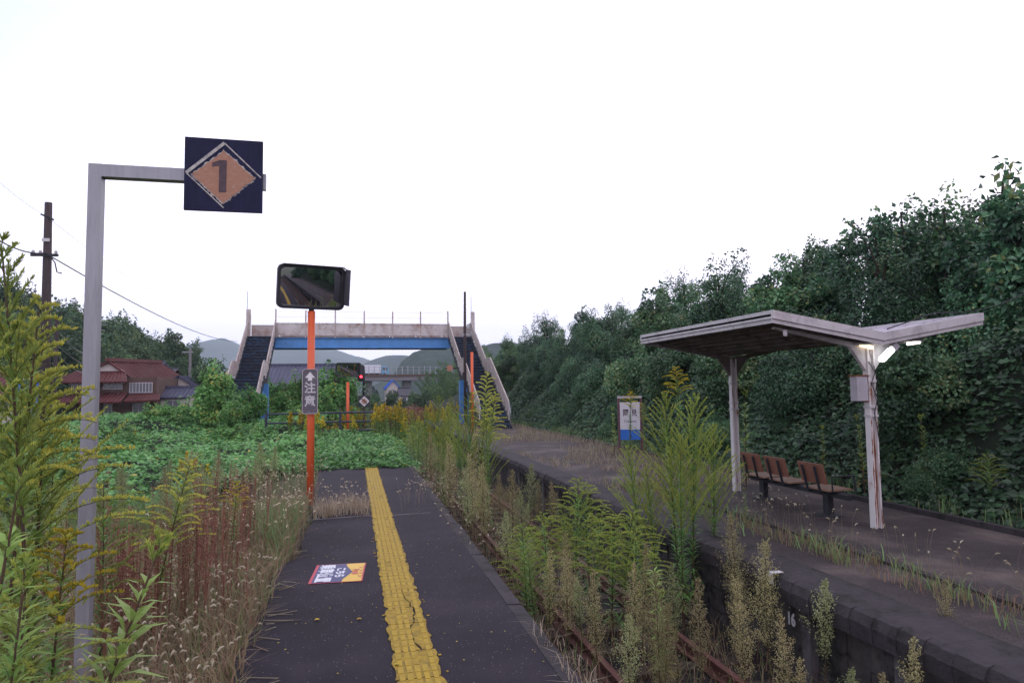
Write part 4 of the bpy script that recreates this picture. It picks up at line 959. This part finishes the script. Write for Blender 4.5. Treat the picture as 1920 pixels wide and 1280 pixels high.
# kudzu field (stuff)
def vine_field(name,x0,x1,y0,y1,zf,n,L,m,mask=lambda x,y:True,under=True,face=(0,-.15,1)):
    b=MB()
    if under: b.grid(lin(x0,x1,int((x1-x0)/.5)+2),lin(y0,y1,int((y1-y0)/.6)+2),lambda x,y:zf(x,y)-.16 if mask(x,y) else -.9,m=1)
    xs=x0+(x1-x0)*RNG.random(n); ys_=y0+(y1-y0)*RNG.random(n)**1.25
    kp=np.array([mask(x,y) for x,y in zip(xs,ys_)]); xs=xs[kp]; ys_=ys_[kp]; k=len(xs)
    zs_=np.array([zf(x,y) for x,y in zip(xs,ys_)])-.24*RNG.random(k)**1.5+.16*RNG.random(k)**3
    a=RNG.random(k)*2*PI; P=np.stack([xs,ys_,zs_],1); D=np.stack([np.cos(a),np.sin(a),-.25+.5*RNG.random(k)],1)
    Nn=unit(k)*.5+np.array(face)
    cl=np.array([fbm(x,y,.9,9) for x,y in zip(xs,ys_)])
    b.leaves(P,D,Nn,L*(.45+1.0*RNG.random(k)),L*.85*(.45+.8*RNG.random(k)),rnd=np.clip(.5+.25*cl+.2*RNG.normal(size=k),0,1),droop=.2)
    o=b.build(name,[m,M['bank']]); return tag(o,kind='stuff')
def kz(x,y): return gz_left(x,y)+.50+.38*fbm(x,y,.55,4)+.24*fbm(x,y,1.6,2)+.25*min(1,max(0,(y-18)/15))+.75*min(1,max(0,(y-24)/14))*min(1,max(0,(-5.5-x)/3))
tag(vine_field('kudzu',-21,-1.3,13.2,50,kz,66000,.15,M['lf_kudzu'],lambda x,y: y>13.8+1.1*fbm(x,y,1.1,1)+max(0,x+3.2)*2.1 and fbm(x,y,2.1,14)>-.75),'sheet of leafy green kudzu vines over the ground between platform and houses','vines')
tag(vine_field('kudzu',-2.4,1.7,17.3,29.5,lambda x,y:.05+min(1,max(0,(y-17.3)/2.6))*(.17+.15*fbm(x,y,1.1,6)+.06*fbm(x,y,3,2))-max(0,x-1.2)*.5,17000,.125,M['lf_kudzu'],lambda x,y:y>17.75+.5*fbm(x,y,2.0,3)+.25*fbm(x,y,6,1),under=True),'carpet of green creepers covering the far end of the platform','vines')
def bankface(x,y): return .0+max(0,(x-8.75))*1.15+.75*fbm(x,y,.9,8)*min(1,(x-8.6))
tag(vine_field('bank_vines',8.6,11.2,3.5,44,bankface,52000,.125,M['lf_thicket2'],face=(-.9,-.3,.7)),'dark leafy creepers covering the foot of the bank behind the second platform','vines')

for k,(x,y,sc) in enumerate(HUM):
    spawn('mound%d'%(k%2),None,(x,y,kz(x,y)-1.0*sc-.25),k*1.3,(sc*1.5,sc*1.5,sc),'rounded hummock of kudzu vines swelling out of the green field','bush','kudzu hummocks in the green field')
# tall goldenrods
def mk_g(i):
    return [lambda: goldenrod(2.2,1,M['lf_gold'],M['pl_green'],False,34,.27,.60,lsz=.9),
            lambda: goldenrod(2.0,2,M['lf_gold'],M['pl_yellow'],True,34,.28,.62,beads=True),
            lambda: goldenrod(2.4,3,M['lf_goldgreen'],M['pl_green'],False,48,.62,.42,dense=1.2,nl=90),
            lambda: goldenrod(1.6,4,M['lf_goldgreen'],M['pl_green'],True,36,.80,.42,dense=1.15),
            lambda: goldenrod(1.3,5,M['lf_gold'],M['pl_green'],False,5,.10,.93,nl=46,lsz=1.35),
            lambda: goldenrod(1.5,6,M['lf_goldgreen'],M['pl_gold'],True,22,.40,.70,beads=True),lambda: goldenrod(1.5,8,M['lf_gold'],M['pl_yellow'],True,34,.56,.52,beads=True,dense=.8),lambda: goldenrod(1.2,9,M['lf_young'],M['pl_green'],False,5,.10,.93,nl=44,lsz=1.65)][i]
GH=[2.2,2.0,2.4,1.6,1.3,1.5,1.5,1.2]
def gr(px,py,Y,i,zg,label,group=None,tilt=(0,0),rz=None):
    P=at(px,py,Y); h=max(.4,P.z-zg); s=h/GH[i]; tilt=(tilt[0]+rw.uniform(-.05,.05),tilt[1]+rw.uniform(-.03,.03))
    x=P.x-h*math.sin(tilt[1]); y=Y+h*math.sin(tilt[0])
    return spawn('gold%d'%i,mk_g(i),(x,y,zg),rw.random()*6.28 if rz is None else rz,s,label,'goldenrod',group,tilt)
NEAR='tall goldenrods crowding the left verge'
nl=[(38,462,3.7,0,'tallest goldenrod plume at the left edge of the verge',(0,-.05)),(60,560,3.9,1,'flowering goldenrod with arching yellow sprays in front of the timber pole',(0,.04)),(-25,540,3.4,0,None,(0,0)),(105,705,4.3,6,'flowering goldenrod whose sprays reach across the grey sign post',(0,.05)),(345,862,6.4,6,'yellow topped goldenrod leaning right behind the sign post',(0,.18)),(300,985,3.6,7,'leafy young goldenrod leaning over the foot of the sign post',(.0,.33)),(20,900,3.2,4,None,(0,.1)),(205,905,5.6,3,'short bushy goldenrod just right of the sign post',(0,.05)),(110,1000,3.7,5,'small goldenrod with bright golden tip among the verge plants',(0,.05)),(440,905,8.5,5,None,(0,0)),(30,610,4.2,2,None,(0,.0)),(120,760,5.6,0,None,(0,.03)),(50,1060,3.1,4,None,(0,.05)),(60,1090,3.3,4,None,(0,.1)),(20,1100,2.9,3,None,(0,.05))]
for px,py,Y,i,lab,tl in nl: gr(px,py,Y,i,-.22,lab or 'leafy yellow green goldenrod in the crowd on the left verge',None if lab else NEAR,tl)
TR='goldenrods growing up from the old trackbed'
tl_=[(1090,905,8.9,3,None,(0,-.04)),(1150,965,7.7,3,None,(0,.04)),(1000,985,8.9,3,None,(0,.03)),(1195,985,7.2,3,None,(0,.08)),(985,1030,7.7,3,None,(0,-.1)),(1240,1110,6.0,4,None,(0,.05)),(1225,1040,6.4,4,None,(0,-.06)),(1180,838,8.6,2,'slender goldenrod left of the big clump by the second platform edge',(0,-.10)),(1240,742,8.3,2,'tall goldenrod plume left in the big clump before the shelter',(0,-.04)),(1300,745,8.0,2,'tallest goldenrod plume of the clump in front of the shelter',(0,.02)),(1335,800,8.3,2,'goldenrod plume at the shelter side of the big clump',(0,.06)),(1270,820,7.8,2,None,(0,0)),(1215,880,8.0,2,None,(0,-.08)),(1085,898,8.6,3,'bushy goldenrod between the rails nearest the wall shadow',(0,.05)),(1125,955,8.0,3,None,(0,.06)),(1020,960,8.6,3,None,(0,-.05)),(980,985,8.0,3,'yellowish goldenrod close to the platform edge',(0,-.05)),(1180,950,7.6,3,None,(0,.1)),(1055,945,9.2,3,None,(0,0)),
 (905,700,14.5,1,'yellow flowering goldenrod rising in front of the far stair',(0,.05)),(925,735,14,1,None,(0,.10)),(880,740,14.5,2,None,(0,0)),(915,790,13.5,2,None,(0,0)),(820,745,19,2,'pale leafy goldenrod clump beyond the platform edge',(0,0)),(840,765,18,2,None,(0,0)),(800,770,19.5,2,None,(0,0)),(860,775,16.5,2,None,(0,0)),(785,790,20,3,None,(0,0)),(830,800,16,2,None,(0,0)),(775,770,22,2,None,(0,0)),(850,745,21,0,None,(0,0)),(1230,700,13,5,None,(0,0))]
for px,py,Y,i,lab,tl in tl_[:-1]: gr(px,py,Y,i,-1.0,lab or 'feathery green goldenrod growing up out of the trackbed',None if lab else TR,tl)
# goldenrods at the second platform's rear, slender
for px,py,Y,i,zg,lab in ((1270,690,15,5,0,'tall goldenrod with a golden tip beyond the big clump'),(1395,735,11.9,4,.0,'slender leafy goldenrod against the far shelter column'),(1180,735,18.5,5,0,'golden flowered plant growing over the station name board'),(1205,755,18.3,1,0,'yellow goldenrod at the right post of the name board'),(1150,765,18.4,4,0,'thin green plant at the left post of the name board'),(1730,780,9.6,4,0,'slender weed leaning before the dark bank right of the shelter'),(1855,850,8.3,3,0,'bushy weed at the foot of the bank near the right edge'),(1610,780,10.5,4,0,'slender weed seen just left of the near shelter column'),(1740,860,9.3,3,0,'low yellowish weed under the bank beside the platform'),(1540,800,11.5,4,0,'thin weed behind the brown bench'),(1395,915,8.6,4,0,'tuft of upright green stems at the far column foot')):
    gr(px,py,Y,i,zg,lab)
# far yellow goldenrods beyond the fence: small, one mesh each
def far_gold(seed):
    def f():
        rr=random.Random(seed); b=MB()
        for j in range(5):
            x,y=rr.uniform(-.25,.25),rr.uniform(-.25,.25); h=rr.uniform(.9,1.35); b.tube([(x,y,0),(x*1.2,y*1.2,h)],.01,3,m=2)
            n=70; t=RNG.random(n); a=RNG.random(n)*6.28; b.leaves(np.stack([x*(1+.2*t),y*(1+.2*t),h*t*.85],1),np.stack([np.cos(a),np.sin(a),.5+0*a],1),unit(n)+np.array([0,0,1]),.13,.03,m=1)
            n=90; t=RNG.random(n); a=RNG.random(n)*6.28; r_=.13*(1-t)*RNG.random(n); b.leaves(np.stack([x*1.2+r_*np.cos(a),y*1.2+r_*np.sin(a),h*.72+h*.32*t],1),unit(n)+np.array([0,0,.5]),unit(n),.06,.045,m=0,mid=.5)
        return b.build('flowering_goldenrod',[M['pl_gold'],M['lf_goldgreen'],M['stem_brown']])
    return f
FG='yellow goldenrods in bloom beyond the dark fence'
for k in range(80):
    Y=rw.uniform(25,62); px=rw.uniform(470,865); py=0
    x=at(px,740,Y).x
    if x<-6.6 or (-6.4<x<-4.5 and 34<Y<45): continue
    zg=-.7 if Y>29.5 else 0
    spawn('fg%d'%(k%3),far_gold(200+k%3),(x,Y,zg-.1),rw.random()*6.28,rw.uniform(.8,1.35),'clump of yellow goldenrod in bloom beyond the dark fence','goldenrod',FG)
for k in range(26):
    x=rw.uniform(-11,-2.5); Y=rw.uniform(13,32); spawn('fg%d'%(k%3),far_gold(200+k%3),(x,Y,kz(x,Y)-.85),rw.random()*6.28,rw.uniform(.55,.85),'small yellow goldenrod poking through the kudzu','goldenrod','goldenrods poking through the kudzu')
for px,py,Y,sx in ((660,735,95,.5),(700,738,100,.45),(735,735,112,.5),(775,738,105,.5),(800,728,100,.65),(640,728,110,.6),(612,722,100,.6),(590,735,80,.45),(680,745,80,.35),(750,748,84,.35),(790,745,78,.4)):
    P=at(px,py,Y); spawn('hilltree%d'%(int(px)%2),None,(P.x,Y,P.z-7.2*sx),px,sx,'green bush in front of the distant viaduct','bush','bushes in front of the distant viaduct')
# reddish brush beyond
def red_brush():
    b=MB(); n=900; a=RNG.random(n)*6.28; r_=1.1*np.sqrt(RNG.random(n)); z=1.3*RNG.random(n)*(1-.4*r_)
    b.leaves(np.stack([r_*np.cos(a),r_*np.sin(a),z],1),unit(n)+np.array([0,0,.9]),unit(n),.2,.07); return b.build('red_brush',M['dock'])
for px,Y in ((760,48),(790,52),(740,58),(815,50),(775,62),(720,64)): x=at(px,740,Y).x; spawn('redb',red_brush,(x,Y,-.75),px,1.1,'patch of reddish dry brush beyond the goldenrods','brush','reddish dry brush beyond the goldenrods')

# horseweeds
def mk_h(i): return [lambda: horseweed(1.5,11,M['pl_horse'],54,.15,.28),lambda: horseweed(1.3,12,M['pl_horsegreen'],44,.17,.4),lambda: horseweed(1.7,13,M['pl_horse'],70,.19,.22)][i]
HH=[1.5,1.3,1.7]
def hw_(px,py,Y,i,zg,label,group=None,tilt=(0,0)):
    P=at(px,py,Y); h=max(.3,P.z-zg); return spawn('horse%d'%i,mk_h(i),(P.x-h*math.sin(tilt[1]),Y,zg),rw.random()*6.28,h/HH[i],label,'weed',group,tilt)
HG='horseweeds standing in the trackbed'
hl=[(1110,1070,6.4,0,None),(1235,1120,5.6,2,None),(1385,1080,5.8,2,None),(1060,1030,7.2,0,None),(1300,1080,6.0,0,None),(1180,1150,5.4,1,None),(1375,965,6.9,2,'big pale brown horseweed nearest the second platform wall'),(1420,1010,6.3,2,'wide bushy brown horseweed below the coping stones'),(1210,1015,7.0,0,None),(1255,1060,6.4,1,None),(1060,1000,7.935,0,None),(1000,870,13.0,1,'horseweed with spreading pale head before the dark wall'),(960,880,11.5,0,None),(880,850,13,0,None),(900,870,12,2,None),(850,830,15,2,None),(830,820,16.5,0,None),(870,880,11.5,1,None),(945,960,9.0,1,None),(805,810,18,0,None),(975,920,11,1,None),(890,800,17,0,None),(1030,1030,7.6,0,None),(990,1010,8.2,1,None)]
for k in range(8):
    Y=rw.uniform(4.8,16)**1; P=Vector((rw.uniform(1.75,4.15),Y,0)); spawn('horse%d'%(k%3),mk_h(k%3),(P.x,Y,-1.02),rw.random()*6.28,rw.uniform(.55,.95) if P.x>2 else rw.uniform(.8,1.05),'straw coloured horseweed with a feathery head in the trackbed','weed',HG,(rw.uniform(-.1,.1),rw.uniform(-.1,.1)))
for px,py,Y,i,lab in hl: hw_(px,py,Y,i,-1.02,lab or 'straw coloured horseweed with a feathery head in the trackbed',None if lab else HG,(rw.uniform(-.06,.06),rw.uniform(-.08,.08)))
for px,py,Y,i,lab,zg in ((1540,1085,5.6,1,'single green headed horseweed against the stone wall',-1.02),(1465,1150,5.4,0,'dull narrow weed in the shade of the wall',-1.02),(1710,1195,4.5,0,'small pale weed under the coping near the bottom right',-1.02),(1770,1085,4.9,0,'drooping brown weed on the second platform edge',-.4),(1890,1215,4.3,2,'brown weed in the bottom right corner of the wall',-.6),(1590,1250,4.4,1,None,-1.02),(1500,1235,4.6,0,None,-1.02),(1650,1260,4.2,0,None,-1.02)): hw_(px,py,Y,i,zg,lab or 'straw coloured horseweed with a feathery head in the trackbed',None if lab else HG)

for k in range(46):
    x=rw.uniform(-5.2,-1.2); Y=rw.uniform(8.6,13.6)
    if x>-1.2-(13.6-Y)*.02: continue
    spawn('horse1',mk_h(1),(x,Y,gz_left(x,Y)),rw.random()*6.28,rw.uniform(.55,.95),'pale green feathery weed in the verge before the kudzu','weed','pale feathery weeds in the left verge',(rw.uniform(-.12,.12),rw.uniform(-.12,.12)))
# docks
def mk_d(i): return lambda: dock(1.2,30+i,M['dock'] if i<2 else M['dock_dark'])
DG='reddish brown dock stalks in the left verge'
for k in range(110):
    if k>=64: px=rw.uniform(215,480); Y=rw.uniform(6.2,9.5); py=rw.uniform(880,985)
    elif k<26: px=rw.uniform(185,320); Y=rw.uniform(5.4,7.5); py=rw.uniform(930,985)
    elif k<52: px=rw.uniform(375,505); Y=rw.uniform(8.2,10.5); py=rw.uniform(838,905)
    else: px=rw.uniform(60,200); Y=rw.uniform(5.6,7.5); py=rw.uniform(860,960)
    P=at(px,py,Y); zg=gz_left(P.x,Y)-.03; spawn('dock%d'%(k%3),mk_d(k%3),(P.x,Y,zg),rw.random()*6.28,max(.3,(P.z-zg)/1.2),'dry reddish brown dock stalk in the left verge','dock',DG)

# grass, foxtails (stuff)
def grass(name,n,fx,zf,h,w,m,label,lean=.5,p=None):
    x,y=fx(n); k=len(x); z=np.array([zf(a,b) for a,b in zip(x,y)]); a=RNG.random(k)*2*PI; ln=(.2+lean*RNG.random(k)); hh=h*(.45+.75*RNG.random(k))
    B=np.stack([x,y,z],1); dx=np.stack([np.cos(a),np.sin(a),0*a],1); sx=np.stack([-np.sin(a),np.cos(a),0*a],1); up=np.array([0,0,1.])
    m1=B+up*(hh*.6)[:,None]+dx*(hh*ln*.3)[:,None]; tp=B+up*(hh*(1-.25*ln))[:,None]+dx*(hh*ln)[:,None]
    ww=w*(.6+.8*RNG.random(k))[:,None]; rn=RNG.random(k)
    b=MB(); q=np.stack([B-sx*ww/2,B+sx*ww/2,m1+sx*ww*.4,m1-sx*ww*.4],1); b.quads(q,0,rn); q=np.stack([m1-sx*ww*.4,m1+sx*ww*.4,tp+sx*ww*.05,tp-sx*ww*.05],1); b.quads(q,0,rn)
    return tag(b.build(name,m),label,'grass',kind='stuff')
def foxtails(name,n,fx,zf,h,label,hm=None,head=.054):
    x,y=fx(n); k=len(x); b=MB()
    for i in range(k):
        z=zf(x[i],y[i]); a=random.random()*6.28; hh=h*random.uniform(.55,1.1); ln=random.uniform(.1,.4)*hh; dx=np.array([math.cos(a),math.sin(a),0])
        p0=np.array([x[i],y[i],z]); p1=p0+dx*ln*.3+np.array([0,0,hh*.65]); p2=p0+dx*ln+np.array([0,0,hh])
        b.tube([p0,p1,p2],.0018,3,m=1,r1=.001,cap=False)
        hd=head*random.uniform(.7,1.25); d1=dx*.55+np.array([0,0,.6]); d2=dx*.9+np.array([0,0,-.1+random.uniform(-.4,.3)]); q1=p2+d1*hd*.5; q2=q1+d2*hd*.55; rr=random.random(); rad=.0085*random.uniform(.8,1.2)*head/.065
        pts=[p2,p2+(q1-p2)*.5,q1,q1+(q2-q1)*.6,q2]; rs=[.3,.9,1,.8,.25]
        v=[];f=[]
        for j,(p,rj) in enumerate(zip(pts,rs)):
            d=np.array(pts[min(j+1,4)])-np.array(pts[max(j-1,0)]); d/=np.linalg.norm(d)+1e-9; s=np.cross(d,[0,0,1.]); s/=np.linalg.norm(s)+1e-6; t=np.cross(s,d)
            for g in range(5): an=g*2*PI/5; v.append(p+(s*math.cos(an)+t*math.sin(an))*rad*rj)
        for j in range(4):
            for g in range(5): f.append((j*5+g,j*5+(g+1)%5,(j+1)*5+(g+1)%5,(j+1)*5+g))
        b.add(v,f,0,rr)
        # bristles
        kk=10; s_=RNG.random(kk); ar=np.array(pts); Q=np.stack([np.interp(s_,lin(0,1,5),ar[:,c]) for c in range(3)],1); b.leaves(Q,unit(kk)+d1*.8,unit(kk),.016*head/.065,.0012,rnd=np.full(kk,rr))
    return tag(b.build(name,[hm or M['foxtail'],M['grass_straw']]),label,'grass',kind='stuff')
def area(x0,x1,y0,y1,mask=None,bias=1.0):
    def f(n):
        x=x0+(x1-x0)*RNG.random(n); y=y0+(y1-y0)*RNG.random(n)**bias
        if mask is not None: kp=np.array([mask(a,b) for a,b in zip(x,y)]); x,y=x[kp],y[kp]
        return x,y
    return f
edge=lambda x,y: x<-.74+.10*fbm(.5,y,1.9,2)
grass('dry_grass',30000,area(-5.5,-.6,3.2,13,edge,1.2),gz_left,.34,.009,M['grass_dry'],'tangle of dry and green grass along the left edge of the platform',.9)
grass('green_grass',13000,area(-7,-.75,8.6,15,lambda x,y:edge(x,y) and fbm(x,y,.7,2)>-.05),gz_left,.55,.010,M['grass_green'],'longer green grass in the verge beyond the sign post',.7)
grass('verge_grass',14000,area(-14,-3,3,30),gz_left,.5,.016,M['grass_green'],'rough green grass over the wide verge',.8)
foxtails('foxtail_grass',760,area(-3.2,-.75,3.6,7.6,edge,1.1),gz_left,.52,'foxtail grass with pale drooping heads at the near left verge')
foxtails('foxtail_grass',420,area(-2.2,-.6,8.5,14.5,lambda x,y:x<-.45 and (x+.45)*2+6.5>-(y-8)*.2-6),gz_left,.7,'pale foxtail grass around the foot of the orange pole')
# grass in the joints
grass('joint_grass',1500,area(-.62,.25,11.0,12.9,lambda x,y:abs(y-11.6-.4*fbm(x,0,3,1))<.55),lambda x,y:0,.24,.006,M['grass_straw'],'straw coloured grass sprouting from the platform joint',.9)
foxtails('joint_foxtails',90,area(-.62,1.2,11,13.2,lambda x,y: x<.3 or x>.75),lambda x,y:0,.32,'foxtails sprouting from the platform joint by the yellow line')
grass('edge_grass',1500,area(1.38,1.60,3.5,18,lambda x,y:fbm(x*.2,y,1.3,5)>.22),lambda x,y:-.03,.17,.005,M['grass_straw'],'dry straw tufts along the track edge of the near platform',1.3)
foxtails('edge_foxtails',110,area(1.3,1.7,8,17),lambda x,y:-.1,.34,'foxtails along the track edge of the near platform')
grass('kerb_grass',1800,area(5.1,5.66,3.5,13,lambda x,y:fbm(x*2,y,1.4,3)>-.1),lambda x,y:0,.17,.007,M['grass_dry'],'strip of green and brown grass along the kerb of the second platform',.8)
grass('kerb_weeds',1700,area(4.95,5.68,3.5,13,lambda x,y:fbm(x*3,y,2.2,13)>.12),lambda x,y:0,.21,.010,M['grass_green'],'patches of fresh green weeds along the kerb of the second platform',.9)
foxtails('kerb_foxtails',130,area(5.2,6.3,3.8,11.5),lambda x,y:0,.40,'foxtails along the kerb of the second platform')
grass('platform_grass',15000,area(4.8,8.3,12.0,40,lambda x,y:fbm(x,y*.6,.9,7)>-.12+.25*math.sin(y*.9) or x>7.7),lambda x,y:0,.20,.010,M['grass_straw'],'dry straw grass over the far part of the second platform',.9)
grass('corner_grass',1800,area(6.6,8.2,3.6,5.6,lambda x,y:fbm(x,y,1.2,4)>.1),lambda x,y:0,.26,.010,M['grass_dry'],'tufts of grass at the near right corner of the second platform',.8)
grass('bank_grass',5000,area(8.4,9.6,5,40,lambda x,y:fbm(x,y,.9,12)>-.05),lambda x,y:max(0,x-8.8)*.6,.34,.009,M['grass_green'],'long grass along the rear kerb of the second platform',.8)
grass('track_grass',6500,area(1.55,4.3,4,24,lambda x,y:fbm(x,y,1.1,9)>-.2),lambda x,y:-1.02,.34,.009,M['grass_dry'],'dull weeds and grass between the rusty rails',.9)
grass('far_track_grass',9000,area(1.5,4.4,24,70),lambda x,y:-1.0,.8,.03,M['grass_green'],'overgrown grass on the track under the footbridge',.8)
grass('far_field_grass',9000,area(-14,2,30,80),lambda x,y:-.8,.75,.035,M['grass_green'],'rough grass behind the fence',.8)
# cut straw lying on the asphalt edge
b=MB()
for k in range(34):
    y=random.choice([5.0,5.9,6.4,7.3,8.7])+random.gauss(0,.16); x=-.80+random.uniform(0,.12); a=random.gauss(.1,.6); L=random.uniform(.06,.30); b.beam((x,y,.006),(x+L*math.cos(a),y+L*math.sin(a),.012),.006,.003,rnd=random.random())
tag(b.build('cut_straw',M['grass_straw']),'loose cut straw lying on the left edge of the asphalt','straw',kind='stuff')
# fallen leaves
b=MB(); n=170; x=-.6+2.0*RNG.random(n); y=3.8+10*RNG.random(n); a=RNG.random(n)*6.28
b.leaves(np.stack([x,y,.006+.004*RNG.random(n)],1),np.stack([np.cos(a),np.sin(a),.1+0*a],1),unit(n)*.3+np.array([0,0,1]),.012+.012*RNG.random(n),.012); tag(b.build('fallen_leaves',M['leaf_litter']),'tiny yellow leaves scattered over the asphalt','leaves',kind='stuff')
for x,y in((.03,6.12),(-.32,6.2),(.28,5.05)):
    b=MB(); b.leaves(np.array([[0,0,.004],[.01,0,.006]]),np.array([[1,.3,.25],[.8,-.6,.3]]),np.array([[0,0,1.],[.2,0,1]]),.045,.03); o=b.build('fallen_leaf',M['leaf_litter']); o.location=(x,y,.004); tag(o,'single curled yellow leaf lying on the asphalt','leaf','single yellow leaves on the asphalt')

# ------------------------------------------------------------------ haze, sky, light
HZ=0.00028
m,t,N,K=nt('haze'); out=N.new('ShaderNodeOutputMaterial'); pv=N.new('ShaderNodeVolumePrincipled'); pv.inputs['Color'].default_value=(.74,.87,1.0,1); pv.inputs['Density'].default_value=HZ; K.new(pv.outputs[0],out.inputs['Volume'])
tag(MB().box(-3000,-200,-4,3000,3800,330).build('haze',m),kind='stuff')

w=bpy.data.worlds.new('World'); scn.world=w; w.use_nodes=True; nt_=w.node_tree; N=nt_.nodes; K=nt_.links; N.clear()
SUN_EL,SUN_ROT=R(7),R(60)
sky=N.new('ShaderNodeTexSky'); sky.sky_type='NISHITA'; sky.sun_disc=False; sky.sun_elevation=SUN_EL; sky.sun_rotation=SUN_ROT; sky.dust_density=2; sky.ozone_density=1.5
tc=N.new('ShaderNodeTexCoord'); dp=N.new('ShaderNodeVectorMath'); dp.operation='DOT_PRODUCT'; K.new(tc.outputs['Generated'],dp.inputs[0]); dp.inputs[1].default_value=Vector((-.62,.42,.66)).normalized()
cr=ramp(N,[(.70,(20.0,18.8,22.0)),(.93,(8.0,10.3,12.6))]); K.new(dp.outputs['Value'],cr.inputs[0])      # thin white cloud, thinnest high on the left
mx=N.new('ShaderNodeMix'); mx.data_type='RGBA'; mx.inputs['Factor'].default_value=.86; K.new(sky.outputs[0],mx.inputs['A']); K.new(cr.outputs[0],mx.inputs['B'])
bg=N.new('ShaderNodeBackground'); bg.inputs['Strength'].default_value=.10; K.new(mx.outputs['Result'],bg.inputs[0]); wo=N.new('ShaderNodeOutputWorld'); K.new(bg.outputs[0],wo.inputs[0])
sl_=bpy.data.lights.new('sun','SUN'); sl_.energy=.5; sl_.angle=R(20); sl_.color=(1,.93,.88)
so=bpy.data.objects.new('sun',sl_); COL.objects.link(so)
dv=Vector((math.sin(SUN_ROT)*math.cos(SUN_EL),math.cos(SUN_ROT)*math.cos(SUN_EL),math.sin(SUN_EL)))
so.rotation_euler=dv.to_track_quat('Z','Y').to_euler(); so.location=(0,0,50)
scn.view_settings.view_transform='Standard'; scn.view_settings.look='None'; scn.view_settings.exposure=0; scn.view_settings.gamma=1
scn.render.engine='CYCLES'
cy=scn.cycles; cy.max_bounces=6; cy.diffuse_bounces=3; cy.glossy_bounces=3; cy.transmission_bounces=4; cy.volume_bounces=0; cy.transparent_max_bounces=6; cy.use_denoising=True
